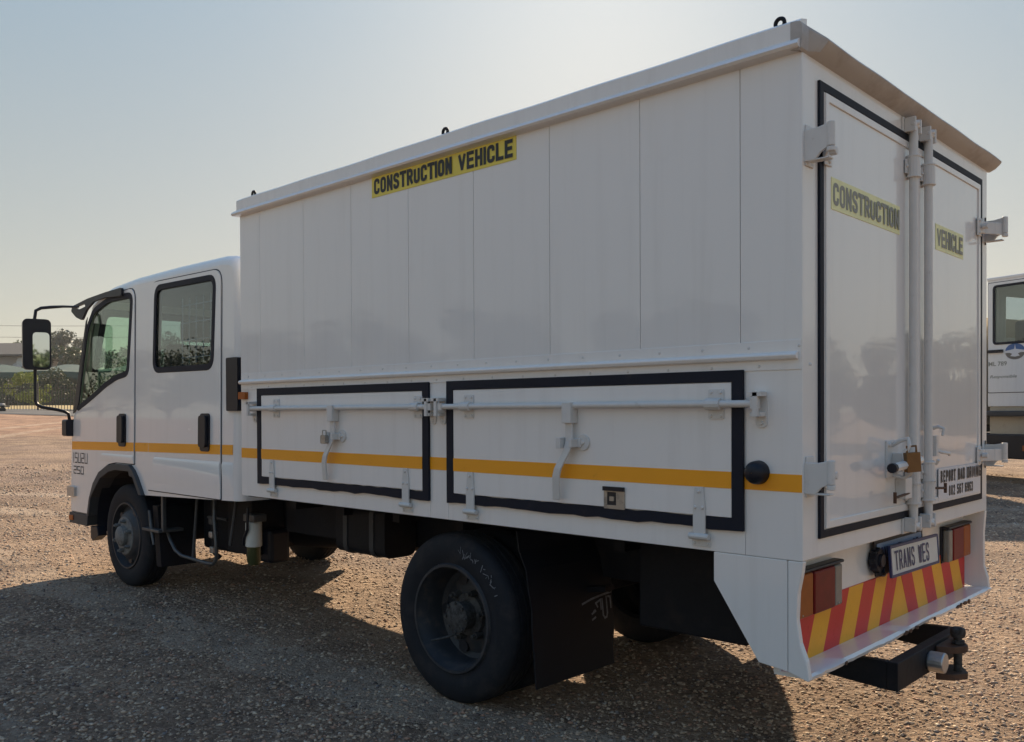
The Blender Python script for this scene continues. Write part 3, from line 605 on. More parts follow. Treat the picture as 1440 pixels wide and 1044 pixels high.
# roof cap and its eaves
rf = MB().box(X0+.01, -.03, .02, W-.02, ZT-.005, 2.728).box(X0+.05, -.35, .03, W-.03, 2.72, 2.752); rf_o = obj('roof', rf, M['paint'], T, bevel=.01)
for sg, nm in ((1, 'near'), (-1, 'far')):
    fn = (lambda u, v, w: (w, -u, v)) if sg > 0 else (lambda u, v, w: (w, W+u, v))
    e_ = MB()
    prof = [(-.03, 2.655), (0.002, 2.651), (.036, 2.659), (.043, 2.668), (.038, 2.678), (.022, 2.690), (.022, 2.748), (.012, 2.757), (-.03, 2.768)]
    xs = np.linspace(X0-.035, .004 if sg > 0 else -.08, 40); vs = []
    for i, x in enumerate(xs):
        dz = .0012*math.sin(i*.9)+.0012*math.sin(i*.37)
        vs += [fn(u, v+dz*(v > 2.68), x if u > .024 else max(x, X0-.004)) for u, v in prof]
    m_ = len(prof); fs = [(i*m_+j, i*m_+j+1, (i+1)*m_+j+1, (i+1)*m_+j) for i in range(len(xs)-1) for j in range(m_-1)]
    e_.add(vs, fs+[tuple(range(m_)), tuple(range((len(xs)-1)*m_, len(xs)*m_))]); obj('roof_edge', e_, M['paint'], T, smooth=30)
e_ = MB(); prof = [(-.03, 2.655), (0.002, 2.649), (.030, 2.661), (.052, 2.681), (.060, 2.693), (.056, 2.701), (.02, 2.712), (-.03, 2.728)]
capp = [(-.03, 2.655), (0.002, 2.649), (.009, 2.656), (.012, 2.695), (.012, 2.730), (.006, 2.744), (-.01, 2.749), (-.03, 2.750)]
ys = [-.0245, .028, .075]+list(np.linspace(.13, W+.04, 30)); vs = []
for i, y in enumerate(ys):
    dz = .0012*math.sin(i*.9)
    vs += [(u+.0012*math.sin(i*.7)*(u > .04), y, v+dz*(v > 2.67)) for u, v in (capp if i < 2 else prof)]
m_ = len(prof)
e_.add(vs, [(i*m_+j, i*m_+j+1, (i+1)*m_+j+1, (i+1)*m_+j) for i in range(len(ys)-1) for j in range(m_-1)]+[tuple(range(m_)), tuple(range((len(ys)-1)*m_, len(ys)*m_))])
obj('rear_eave', e_, M['eave'], T, smooth=25)
for x in (-.095, -1.835, -3.60):
    l = MB().box(x-.12, x+.05, .0, .06, 2.750, 2.762); l = obj('lifting_eye_base', l, M['chassis'], T, bevel=.003)
    t_ = MB().tube([(x+.017*math.cos(a), .03, 2.782+.018*math.sin(a)) for a in np.linspace(0, 2*math.pi, 20, endpoint=False)], .0075, 8, close=True); obj('lifting_eye', t_, M['chassis'], l, smooth=50)
    t_ = MB().ball((x+.065, .04, 2.757), .010, 6); obj('bolt', t_, M['chassis'], l, smooth=50)
# sign on the side
st = MB().box(-2.372, -1.335, -.0025, 0, 2.546, 2.6515); st = obj('warning_sign', st, M['stickeryel'], T, label='yellow vinyl sign reading CONSTRUCTION VEHICLE under the roof edge')
sign('sign_lettering', 'CONSTRUCTION', M['ink'], st, SIDE, -2.352, -1.752, 2.560, 2.641, .0035, .21)
sign('sign_lettering', 'VEHICLE', M['ink'], st, SIDE, -1.708, -1.354, 2.560, 2.641, .0035, .21)

# ---------------------------------------------------------------- side lockers
def wavy(u0, u1, v, n, a, seed):
    q = random.Random(seed); return [(u0+(u1-u0)*i/n, v+q.uniform(-a, a)) for i in range(n+1)]
def locker(u0, u1, lab, sd):
    outer = wavy(u0, u1, .990, 24, .0045, sd)+[(u1, 1.571), (u0, 1.571)]
    inner = wavy(u0+.045, u1-.045, 1.033, 24, .003, sd+1)+[(u1-.045, 1.529), (u0+.045, 1.529)]
    lk = obj('locker_door', MB().plate(rect(u0+.047, u1-.047, 1.036, 1.527), [], SIDE, .0, .012), M['paint'], T, bevel=.002, label=lab)
    obj('rubber_seal', MB().plate(outer, [inner], SIDE, 0, .014), M['rubber'], lk, bevel=.004)
    obj('reflective_stripe', MB().plate(rect(u0+.047, u1-.047, 1.142, 1.203), [], SIDE, .012, .0138), M['orange'], lk)
    return lk
L1 = locker(-3.508, -1.923, 'front locker door framed in black rubber', 11)
L2 = locker(-1.791, -.218, 'rear locker door framed in black rubber', 21)
for a_, b_ in ((-3.713, -3.508), (-1.923, -1.791), (-.218, -.001)):
    obj('reflective_stripe', MB().plate(rect(a_, b_, 1.142, 1.203), [], SIDE, .0, .002), M['orange'], T)
def hexbolt(m, u, v, w, r=.007, h=.006, fn=SIDE):
    n = 8; m.add([fn(u+r*math.cos(2*math.pi*k/n), v+r*math.sin(2*math.pi*k/n), w) for k in range(n)]+[fn(u+r*.8*math.cos(2*math.pi*k/n), v+r*.8*math.sin(2*math.pi*k/n), w+h) for k in range(n)],
                 [(k, (k+1) % n, n+(k+1) % n, n+k) for k in range(n)]+[tuple(range(n, 2*n))])
def hinge(u, par):
    m = MB().plate([(u-.018, 1.142), (u+.018, 1.142), (u+.026, 1.06), (u+.026, .965), (u-.026, .965), (u-.026, 1.06)], [], SIDE, .012, .021)
    m.tube([SIDE(u-.042, .957, .020), SIDE(u+.042, .957, .020)], .012, 10)
    m.plate(rect(u-.040, u+.040, .918, .955), [], SIDE, 0, .006)
    for a, b in ((u, 1.125), (u-.016, 1.065), (u+.016, 1.065)): hexbolt(m, a, b, .021)
    for a in (u-.028, u+.028): hexbolt(m, a, .930, .006)
    obj('strap_hinge', m, M['hardware'], par, bevel=.0015, seg=1)
for u, p in ((-3.337, L1), (-2.093, L1), (-1.624, L2), (-.396, L2)): hinge(u, p)
def clamp(u, par, z=1.449):
    m = MB().plate(rpoly(rect(u-.032, u+.032, z-.055, z+.055), .008), [], SIDE, .012, .018)
    m.tube([SIDE(u-.030, z, .036), SIDE(u+.030, z, .036)], .021, 12)
    for a in (-.02, .02):
        for b in (-.043, .043): hexbolt(m, u+a, z+b, .018)
    obj('bar_clamp', m, M['hardware'], par, bevel=.0015, seg=1)
def keeper(u, par, z=1.449):
    m = MB().plate(rpoly(rect(u-.022, u+.022, z-.085, z+.045), .02), [], SIDE, 0, .007)
    m.box(u-.030, u+.022, -.058, -.006, z+.026, z+.042); m.box(u-.022, u+.018, -.046, -.006, z-.045, z-.030)
    m.box(u-.008, u+.010, -.058, -.045, z-.045, z+.040)
    hexbolt(m, u, z-.068, .007, .009)
    obj('bar_keeper', m, M['hardware'], par, bevel=.002, seg=1)
def rod(u0, u1, hu, par, clamps, keeps, bend):
    m = MB().tube([SIDE(u0, 1.449, .036), SIDE(u1, 1.449, .036)], .0135, 14)
    for u in (u0, u1): m.box(u-.012, u+.012, -.052, -.020, 1.432, 1.466)
    o = obj('lock_bar', m, M['hardware'], par, smooth=40)
    for c in clamps: clamp(c, par)
    for k in keeps: keeper(k, par)
    # handle hub, lever, catch plate
    h = MB().box(hu-.024, hu+.024, -.062, -.014, 1.375, 1.462); obj('handle_hub', h, M['hardware'], par, bevel=.003)
    h = MB().tube([SIDE(hu, 1.40, .052), SIDE(hu, 1.30, .050), SIDE(hu-.003, 1.262, .056), SIDE(hu-.045, 1.19, .066), SIDE(hu-.060, 1.15, .062), SIDE(hu-.068, 1.055, .050)], [.020, .019, .017, .018, .018, .015], 8, flat=1)
    hv = MB(); ps = [(0, 1.385, .046), (0, 1.30, .044), (-.006, 1.262, .052), (-.048, 1.185, .062), (-.060, 1.15, .060), (-.070, 1.052, .046)]
    for i, (du, z, w_) in enumerate(ps):
        hw = .019
        hv.v += [SIDE(hu+du-hw, z, w_), SIDE(hu+du+hw, z, w_), SIDE(hu+du+hw, z, w_-.010), SIDE(hu+du-hw, z, w_-.010)]
    for i in range(len(ps)-1):
        for k in range(4): hv.f.append((i*4+k, i*4+(k+1) % 4, i*4+4+(k+1) % 4, i*4+4+k))
    hv.f += [(0, 1, 2, 3), tuple(range(len(ps)*4-4, len(ps)*4))]
    obj('handle', hv, M['hardware'], par, bevel=.003)
    c = MB().plate([(hu+.055+.034*math.cos(t), 1.295+.034*math.sin(t)) for t in np.linspace(0, 2*math.pi, 20, endpoint=False)], [], SIDE, .012, .020)
    c.plate(rect(hu-.045, hu+.05, 1.275, 1.312), [], SIDE, .012, .030); c.box(hu-.05, hu-.025, -.07, -.02, 1.27, 1.315); c.box(hu+.02, hu+.035, -.07, -.02, 1.275, 1.31)
    hexbolt(c, hu+.055, 1.295, .020, .012)
    obj('handle_catch', c, M['hardware'], par, bevel=.0025, seg=1)
rod(-3.545, -1.875, -2.683, L1, (-3.285, -1.995), (-3.548, -1.895), 0)
rod(-1.800, -.158, -1.004, L2, (-1.632, -.325), (-1.825, -.150), 0)
m = MB().plate(rpoly(rect(-2.745, -2.700, 1.252, 1.300), .01), [], SIDE, .055, .078); m.tube([SIDE(-2.74, 1.298, .066), SIDE(-2.738, 1.325, .066), SIDE(-2.708, 1.325, .066), SIDE(-2.706, 1.298, .066)], .004, 6)
tag(obj('padlock', m, M['galvlatch'], None, bevel=.003), 'small grey padlock on the handle of the front side locker', 'padlock')
# flush latch, rubber stop, side marker
m = MB().plate(rpoly(rect(-.842, -.738, 1.030, 1.118), .004), [rpoly(rect(-.825, -.78, 1.045, 1.098), .003)], SIDE, .012, .017); lt = obj('flush_latch', m, M['galvlatch'], L2, bevel=.001, seg=1)
obj('latch_recess', MB().plate(rect(-.83, -.775, 1.04, 1.10), [], SIDE, .0125, .0135), M['ink'], lt)
obj('latch_paddle', MB().plate(rect(-.812, -.79, 1.062, 1.08), [], SIDE, .0135, .019), M['galvlatch'], lt)
obj('latch_hood', MB().plate(rect(-.842, -.738, 1.103, 1.120), [], SIDE, .0165, .026), M['blackplastic'], lt)
m = MB().lathe([(.001, .055), (.020, .054), (.034, .045), (.041, .028), (.043, 0)], (-.163, 0, 1.205), 'y', 24, -1); obj('rubber_stopper', m, M['blackplastic'], T, smooth=60)
m = MB().plate(rpoly(rect(-3.712, -3.632, 1.508, 1.553), .006), [], SIDE, 0, .024); obj('side_marker', m, M['lensamber'], T, bevel=.004)

# ---------------------------------------------------------------- rear face
fr_ = MB().plate(rect(0.0015, W-.0015, ZB-.0005, ZT), [rect(.135, W-.13, .985, 2.57)], REAR, -.04, 0.001); obj('rear_frame', fr_, M['paint'], T, bevel=.004)
DL = obj('rear_door', MB().plate(rect(.151, 1.052, .999, 2.553), [], REAR, -.02, .008), M['panel'], T, bevel=.003, label='left rear door with CONSTRUCTION sign and bar handle')
DR = obj('rear_door', MB().plate(rect(1.066, 1.967, .999, 2.553), [], REAR, -.02, .008), M['panel'], T, bevel=.003, label='right rear door with VEHICLE sign and report bad driving label')
def half_seal(u0, u1, par, side):
    # outer strip, L-shaped: side, top, bottom
    if side < 0: pts = [(u1, .971), (u1, 1.000), (u0+.034, 1.000), (u0+.034, 2.553), (u1, 2.553), (u1, 2.584), (u0, 2.584), (u0, .971)]
    else: pts = [(u0, .971), (u0, 1.000), (u1-.036, 1.000), (u1-.036, 2.553), (u0, 2.553), (u0, 2.584), (u1, 2.584), (u1, .971)]
    obj('rubber_seal', MB().plate(pts, [], REAR, -.001, .011), M['rubber'], par, bevel=.003)
half_seal(.118, 1.052, DL, -1); half_seal(1.066, 2.003, DR, 1)
for par, u0, u1 in ((DL, .162, 1.048), (DR, 1.070, 1.963)):
    obj('door_edge_trim', MB().plate(rect(u0, u1, 1.003, 2.549), [rect(u0+.028, u1-.028, 1.031, 2.521)], REAR, .008, .014), M['paint'], par, bevel=.002)
obj('corner_plate', MB().box(.0005, .012, 1.035, 1.10, .96, 1.0), M['rubber'], T)
for y, par, s in ((.965, DL, -1), (1.145, DR, 1)):
    o = obj('lock_bar', MB().tube([(.034, y, .935), (.034, y, 2.625)], .0175, 16), M['hardware'], par, smooth=40)
    for z in (2.44, 1.155, 1.075):
        m = MB().tube([(.034, y, z-.042), (.034, y, z+.042)], .027, 14); m.box(.012, .020, y-.040, y+.040, z-.030, z+.030)
        m.tube([(.034, y, z-.046), (.034, y, z-.038)], .030, 14); m.tube([(.034, y, z+.038), (.034, y, z+.046)], .030, 14)
        for a in (-.036, .036): hexbolt(m, y+a, z, .020, .007, .006, REAR)
        obj('bar_clamp', m, M['hardware'], par, bevel=.001, seg=1)
    for z, zz in ((2.610, 1), (.945, -1)):
        m = MB().box(.001, .010, y-.05, y+.05, z-.04, z+.035); m.box(.010, .055, y-.038, y-.026, z-.03, z+.03); m.box(.010, .055, y+.026, y+.038, z-.03, z+.03)
        m.cyl((.045, y-.04, z), (.045, y+.04, z), .008, 8); m.tube([(.034, y-.026, z), (.05, y, z+.012*zz), (.034, y+.026, z)], .012, 8)
        obj('bar_keeper', m, M['hardware'], par, bevel=.002, seg=1)
# handles and catches on the rear doors
m = MB().tube([(.060, .965, 1.215), (.066, .90, 1.212), (.075, .76, 1.205), (.080, .62, 1.200)], [.017, .017, .018, .018], 8, flat=1); hd_ = obj('handle', m, M['hardware'], DL, smooth=30)
obj('handle_cap', MB().cyl((.080, .62, 1.200), (.0805, .597, 1.199), .0195, 10), M['blackplastic'], hd_)
m = MB().box(.008, .016, .72, .84, 1.15, 1.30); m.tube([(.016, .79, 1.16), (.06, .785, 1.15), (.085, .78, 1.17), (.09, .775, 1.21)], .009, 8); m.tube([(.016, .77, 1.28), (.05, .765, 1.30), (.085, .76, 1.31), (.09, .755, 1.285), (.08, .75, 1.26)], .009, 8)
m.box(.016, .055, .775, .805, 1.175, 1.25); hexbolt(m, .74, 1.285, .016, .011, .008, REAR); hexbolt(m, .82, 1.165, .016, .011, .008, REAR)
obj('handle_catch', m, M['hardware'], DL, bevel=.002, seg=1)
m = MB().box(.008, .016, 1.205, 1.25, 1.19, 1.36); m.tube([(.016, 1.23, 1.34), (.05, 1.225, 1.35), (.075, 1.22, 1.34), (.07, 1.215, 1.31)], .008, 8); m.tube([(.016, 1.23, 1.25), (.055, 1.26, 1.235), (.07, 1.30, 1.23), (.06, 1.335, 1.222)], .007, 8)
m.box(.016, .045, 1.215, 1.245, 1.22, 1.31); m.tube([(.016, 1.23, 1.20), (.04, 1.23, 1.185), (.05, 1.225, 1.205)], .008, 8)
obj('handle_catch', m, M['hardware'], DR, bevel=.002, seg=1)
for y0_, y1_, par in ((.88, .70, DL), (1.19, 1.30, DR)):
    m = MB().cyl((.045, y0_, 1.082), (.055, y1_, 1.076), .0055, 8); m.cyl((.055, y1_, 1.076-.022), (.055, y1_, 1.076+.022), .007, 8); obj('tee_bolt', m, M['rust'], par)
m = MB().box(.008, .05, .83, .905, 1.06, 1.145); obj('bolt_bracket', m, M['hardware'], DL, bevel=.003)
m = MB().box(-.012, .012, -.030, .030, -.048, .030)
m.tube([(0, -.020, .028), (0, -.020, .055), (0, .020, .055), (0, .020, .028)], .0045, 8)
pl_ = obj('padlock', m, M['brass'], None, bevel=.004); pl_.location = (.098, .765, 1.225); pl_.rotation_euler = (rad(4), 0, rad(-38))
tag(pl_, 'weathered brass padlock on the left rear door catch', 'padlock')
# rear hinges
def rhinge(y, s, z):
    m = MB().plate([(-.012, z-.058), (-.012, z+.050), (.045, z+.050), (.088, z+.058), (.088, z-.020), (.060, z-.034), (.040, z-.058)], [], lambda u, v, w: (u, y+w, v), -.005, .006)
    m.cyl((.094, y, z-.022), (.094, y, z+.060), .0135, 14); m.cyl((.094, y, z-.040), (.094, y, z-.024), .0145, 14)
    m.box(.012, .090, y-.004 if s > 0 else y-.03, y+.03 if s > 0 else y+.004, z-.060, z-.054)
    m.box(.001, .007, min(y, y-s*.05) if s < 0 else y, max(y+s*.06, y), z-.07, z+.07)
    yy = [y, y+s*.05, y+s*.10, y+s*.17]; xx = [.088, .062, .030, .018]
    for i in range(3):
        a, b = sorted((yy[i], yy[i+1]))
        m.add([(xx[i], yy[i], z-.03), (xx[i], yy[i], z+.03), (xx[i+1], yy[i+1], z+.03), (xx[i+1], yy[i+1], z-.03), (xx[i]-.010, yy[i], z-.03), (xx[i]-.010, yy[i], z+.03), (xx[i+1]-.010, yy[i+1], z+.03), (xx[i+1]-.010, yy[i+1], z-.03)],
              [(0, 1, 2, 3), (7, 6, 5, 4), (0, 4, 5, 1), (2, 6, 7, 3), (1, 5, 6, 2), (0, 3, 7, 4)])
    m.tube([(.03, y+s*.14, z), (.055, y+s*.14, z)], .014, 10); m.box(.014, .020, y+s*.15-.03, y+s*.15+.03, z-.045, z+.045)
    for b in (-.03, .03): hexbolt(m, y+s*.155, z+b, .020, .008, .007, REAR)
    obj('rear_hinge', m, M['hardware'], T, bevel=.002, seg=1)
for z in (2.335, 1.195): rhinge(.018, 1, z); rhinge(W-.035, -1, z)
# rear signs
s1 = obj('warning_sign', MB().plate(rect(.214, .874, 2.147, 2.262), [], REAR, .008, .010), M['stickerpale'], DL, label='faded yellow vinyl strip reading CONSTRUCTION')
sign('sign_lettering', 'CONSTRUCTION', M['inkfade'], s1, REAR, .226, .864, 2.164, 2.246, .0108, .20)
s1 = obj('warning_sign', MB().plate(rect(1.312, 1.700, 2.145, 2.260), [], REAR, .008, .010), M['stickerpale'], DR, label='faded yellow vinyl strip reading VEHICLE')
sign('sign_lettering', 'VEHICLE', M['inkfade'], s1, REAR, 1.330, 1.684, 2.162, 2.244, .0108, .20)
s1 = obj('phone_label', MB().plate(rect(1.335, 1.950, 1.014, 1.158), [], REAR, .014, .0155), M['whitelabel'], DR)
sign('label_lettering', 'REPORT BAD DRIVING', M['ink'], s1, REAR, 1.360, 1.940, 1.092, 1.147, .0165, .20, .42)
sign('label_lettering', '082 567 6963', M['ink'], s1, REAR, 1.475, 1.825, 1.026, 1.074, .0165, .19, .42)

# ---------------------------------------------------------------- bumper, lamps, plates
q4 = obj('quarter_panel', MB().plate([(-.346, .9035), (-.346, .797), (-.165, .527), (-.0565, .514), (-.0565, .9035)], [], SIDE, -.03, -.0005), M['paint'], T, bevel=.003)
cp = [(-.0545, .9035), (-.0545, .513), (.020, .492), (.024, .500), (.014, .56), (-.010, .62), (-.022, .70), (-.018, .79), (-.004, .86), (.002, .9035)]
obj('corner_post', MB().plate(cp, [], SIDE, -.028, -.0005), M['paint'], T, bevel=.004)
FARS = lambda u, v, w: (u, W+w, v)
obj('quarter_panel', MB().plate([(-.346, .9035), (-.346, .797), (-.165, .527), (.020, .492), (.014, .56), (-.004, .62), (-.006, .79), (.002, .9035)], [], FARS, -.028, -.0005), M['paint'], T, bevel=.004)
bp_ = MB().box(-.125, -.100, .03, W-.03, .494, .902); BP = obj('bumper_panel', bp_, M['paint'], T, bevel=.004)
lip = MB(); ys = np.linspace(.0285, W-.004, 60); q = random.Random(3); vs = []
for i, y in enumerate(ys):
    dx = .003*math.sin(i*.35)+q.uniform(-.003, .0015); dz = .003*math.sin(i*.22+1)+q.uniform(-.0015, .0015)
    vs += [(-.12, y, .500), (.012, y, .512+dz*.3), (.024+dx, y, .503+dz), (.020+dx, y, .490+dz), (-.12, y, .488)]
lip.add(vs, [(i*5+j, i*5+(j+1) % 5, i*5+5+(j+1) % 5, i*5+5+j) for i in range(59) for j in range(5)]+[(0, 1, 2, 3, 4), tuple(range(295, 300))])
LP = obj('bumper_lip', lip, M['paint'], BP, smooth=35)
ch = MB()
for y, l in ((.90, .05), (.955, .03), (1.03, .035), (1.57, .045), (1.615, .03), (1.68, .05), (1.735, .03), (.30, .015), (1.25, .018)):
    pts = [(y+l*.6*math.cos(t)*q.uniform(.6, 1.1), .497+.011*math.sin(t)*q.uniform(.5, 1.1)) for t in np.linspace(0, 2*math.pi, 8, endpoint=False)]
    ch.plate(pts, [], lambda u, v, w: (w, u, v), .0245, .0292)
obj('paint_chip', ch, M['rust'], BP, kind='stuff')
# chevron board with its stripes
CB = obj('chevron_board', MB().plate(rect(.045, W-.035, .500, .712), [], REAR, -.1, -.0965), M['red'], T)
zb, zt_ = .5005, .7115
bl_ = [.045, .100, .228, .374, .518, .661, .796, .923, 1.046]; br_ = [1.270, 1.401, 1.529, 1.660, 1.79, 1.915, 2.049]
dxl = .10
cols = ['red', 'yellow', 'red', 'yellow', 'red', 'yellow', 'red']
bl2 = bl_[2:]
edges = [.045]+bl2
def clampy(y): return min(max(y, .046), W-.036)
def piece(pts, c): obj('chevron_stripe', MB().plate(pts, [], REAR, -.0962, -.0945), M[c], CB)
piece([(.046, zb), (.228, zb), (.328, zt_), (.146, zt_), (.046, zt_)], 'red')
for i in range(len(bl2)-1):
    piece([(bl2[i], zb), (bl2[i+1], zb), (bl2[i+1]+dxl, zt_), (bl2[i]+dxl, zt_)], ['yellow', 'red'][i % 2])
piece([(1.046, zb), (1.270, zb), (1.165, zt_), (1.150, zt_)], 'yellow')
for i, (a_, b_) in enumerate(zip(br_[:-1], br_[1:])): piece([(a_, zb), (b_, zb), (b_-dxl, zt_), (a_-dxl, zt_)], ['red', 'yellow'][i % 2])
piece([(2.049, zb), (W-.036, zb), (W-.036, zt_), (1.949, zt_)], 'red')
# tail lamps
def lamp(y0, y1, flip, lab):
    h = MB().box(-.1, -.088, y0-.010, y1+.010, .668, .850); h.box(-.1, -.054, y0-.008, y1+.008, .837, .850)
    ho = obj('tail_lamp', h, M['blackplastic'], T, bevel=.006, label=lab)
    segs = [('lensamber', 0, .34), ('lensred', .34, .82), ('lensclear', .82, 1.0)]
    for m_, a, b in segs:
        ya, yb = y0+(y1-y0)*a, y0+(y1-y0)*b
        if flip: ya, yb = y1-(y1-y0)*b, y1-(y1-y0)*a
        e0 = -.062; bow = lambda y: -.045+.0*y
        obj('lens', MB().box(-.089, -.058 if m_ != 'lensred' else -.055, ya+.002, yb-.002, .676, .834), M[m_], ho, bevel=.008, seg=3, label={'lensamber': 'amber lens', 'lensred': 'red lens', 'lensclear': 'clear grey lens'}[m_])
    sc_ = MB()
    for y in (y0+.04, (y0+y1)/2, y1-.04): hexbolt(sc_, y, .688, -.0575, .004, .002, REAR); 
    obj('screw', sc_, M['galvlatch'], ho, kind='stuff')
lamp(.085, .470, False, 'left tail lamp with amber, red and clear lenses'); lamp(1.715, 2.060, True, 'right tail lamp with red, amber and clear lenses')
# the two number plates
pt = thing('number_plate', 'white plate with dark frame reading TRANS WES, tilted over the chevrons', 'number plate', (-.040, 1.195, .780)); pt.rotation_euler = (rad(-.8), rad(-4), 0)
PF = lambda u, v, w: (w, u, v)
po = obj('plate', MB().plate(rpoly(rect(-.29, .29, -.062, .062), .006), [], PF, 0, .004), M['platewhite'], pt)
obj('plate_frame', MB().plate(rpoly(rect(-.296, .296, -.068, .068), .008), [rpoly(rect(-.284, .284, -.056, .056), .006)], PF, -.004, .0065), M['plateblue'], pt, bevel=.001, seg=1)
x_ = -.247
for wd, s_ in (('TRANS', .048), ('WES', .048)):
    for c in wd:
        sign('plate_letter', c, M['plateblue'], po, PF, x_, x_+.036, -.042, .042, .0062, .12); x_ += s_
    x_ += .040
pt2 = thing('number_plate', 'pale blue registration plate with dark holder, mostly hidden behind the white plate', 'number plate', (-.075, 1.116, .812)); pt2.rotation_euler = (0, rad(-3), 0)
obj('plate_holder', MB().plate(rpoly(rect(-.285, .285, -.085, .066), .008), [], PF, -.006, .0), M['blackplastic'], pt2, bevel=.002)
po2 = obj('plate', MB().plate(rpoly(rect(-.262, .262, -.062, .050), .006), [], PF, 0, .003), M['platepale'], pt2)
for c, x_ in (('C', -.235), ('N', -.19), ('T', -.03), ('G', .14), ('P', .185)): sign('plate_letter', c, M['plateblue'], po2, PF, x_, x_+.036, -.048, .032, .0045, .13)
obj('plate_bracket', MB().box(-.1, -.08, 1.0, 1.4, .74, .80), M['blackplastic'], T)
sk = MB().lathe([(.001, .052), (.026, .052), (.028, .040), (.046, .040), (.050, .030), (.050, .012), (.036, .010), (.034, 0)], (-.1, .855, .795), 'x', 24, 1)
so = obj('trailer_socket', sk, M['blackplastic'], T, smooth=35)
lb = MB()
for k in range(8): a = k*math.pi/4; lb.box(-.09, -.063, .855+.046*math.cos(a)-.008, .855+.046*math.cos(a)+.008, .795+.046*math.sin(a)-.008, .795+.046*math.sin(a)+.008)
lb.box(-.1, -.06, .90, .955, .735, .80)
obj('socket_cover', lb, M['blackplastic'], so, bevel=.003)
cb_ = MB().tube([(-.075, .865, .755), (-.072, .885, .728), (-.075, .93, .722), (-.09, .99, .735), (-.098, 1.04, .76)], .007, 8); obj('cable', cb_, M['blackplastic'], so, smooth=50)
# tow hitch
th = MB().box(.055, .100, .606, 1.373, .334, .446); th = obj('tow_bar', th, M['chassis'], T, bevel=.004)
obj('tow_bracket', MB().plate([(-.42, .43), (.055, .446), (.055, .334), (-.20, .352), (-.42, .40)], [], lambda u, v, w: (u, w, v), .606, .640), M['chassis'], th, bevel=.003)
obj('tow_bracket', MB().plate([(-.42, .43), (.055, .446), (.055, .334), (-.20, .352), (-.42, .40)], [], lambda u, v, w: (u, w, v), 1.339, 1.373), M['chassis'], th, bevel=.003)
obj('coupling_eye', MB().cyl((.100, .955, .385), (.165, .955, .385), .042, 20), M['galv'], th, bevel=.006)
jw = MB().plate(rpoly([(.10, 1.02), (.10, 1.22), (.165, 1.19), (.205, 1.12), (.165, 1.05)], .02), [], lambda u, v, w: (u, v, w), .405, .432)
jw.plate(rpoly([(.10, 1.02), (.10, 1.22), (.165, 1.19), (.205, 1.12), (.165, 1.05)], .02), [], lambda u, v, w: (u, v, w), .292, .318); obj('tow_jaw', jw, M['rust'], th, bevel=.004)
tp = MB().cyl((.160, 1.125, .285), (.160, 1.125, .47), .017, 14); tp.tube([(.160, 1.125, .462), (.160, 1.125, .478), (.160, 1.125, .497), (.160, 1.125, .503)], [.026, .031, .029, .020], 16); tp.tube([(.160, 1.125, .436), (.160, 1.125, .448)], .028, 8); obj('tow_pin', tp, M['hub'], th, smooth=35)

# ---------------------------------------------------------------- chassis and what hangs under it
rl = []
for y in (.62, 1.42):
    o = obj('chassis_rail', MB().box(-6.5, -.11, y, y+.07, .60, .80), M['chassis'], T, bevel=.004)
cm = MB()
for x in (-3.4, -2.5, -1.2): cm.box(x-.04, x+.04, .69, 1.42, .62, .78)
obj('cross_member', cm, M['chassis'], T)
fx = MB()
for x in np.arange(-3.6, -.1, .52): fx.box(x-.03, x+.03, .30, W-.30, .80, .905)
fx.box(X0+.02, -.12, .033, W-.033, .895, .915)
obj('floor_bearer', fx, M['chassis'], T)
tk = MB().plate(rpoly([(.36, .86), (.60, .86), (.60, .56), (.36, .56)], .06, 5), [], lambda u, v, w: (w, u, v), -3.22, -2.74); ft_ = obj('fuel_tank', tk, M['chassis'], T, bevel=.01)
for x in (-3.12, -2.86): obj('tank_strap', MB().plate(offset(rpoly([(.36, .86), (.60, .86), (.60, .56), (.36, .56)], .06, 5), .006), [rpoly([(.37, .85), (.59, .85), (.59, .57), (.37, .57)], .05, 5)], lambda u, v, w: (w, u, v), x-.02, x+.02), M['greyplastic'], ft_)
obj('side_plate', MB().box(-4.0, -3.30, .50, .53, .60, .90), M['chassis'], T, bevel=.004)
obj('air_tank', MB().tube([(-3.15, 1.0, .60), (-3.12, 1.0, .60), (-2.5, 1.0, .60), (-2.47, 1.0, .60)], [.07, .12, .12, .07], 20), M['chassis'], T, smooth=40)
# fuel filter
fc = MB().lathe([(.002, .165), (.050, .165), (.055, .155), (.055, 0), (.050, -.005)], (-4.09, .30, .512), 'z', 24); fo = obj('fuel_filter', fc, M['filterwhite'], T, smooth=40)
obj('filter_bowl', MB().lathe([(.046, 0), (.046, -.10), (.036, -.125), (.002, -.13)], (-4.09, .30, .508), 'z', 24), M['bowlgreen'], fo, smooth=40)
obj('filter_hose', MB().tube([(-4.06, .24, .78), (-4.05, .23, .70), (-4.06, .235, .63), (-4.10, .235, .58), (-4.14, .25, .52)], .010, 8), M['blackplastic'], fo, smooth=50)
obj('filter_head', MB().box(-4.16, -4.02, .26, .36, .68, .73), M['greymetal'], fo, bevel=.006)
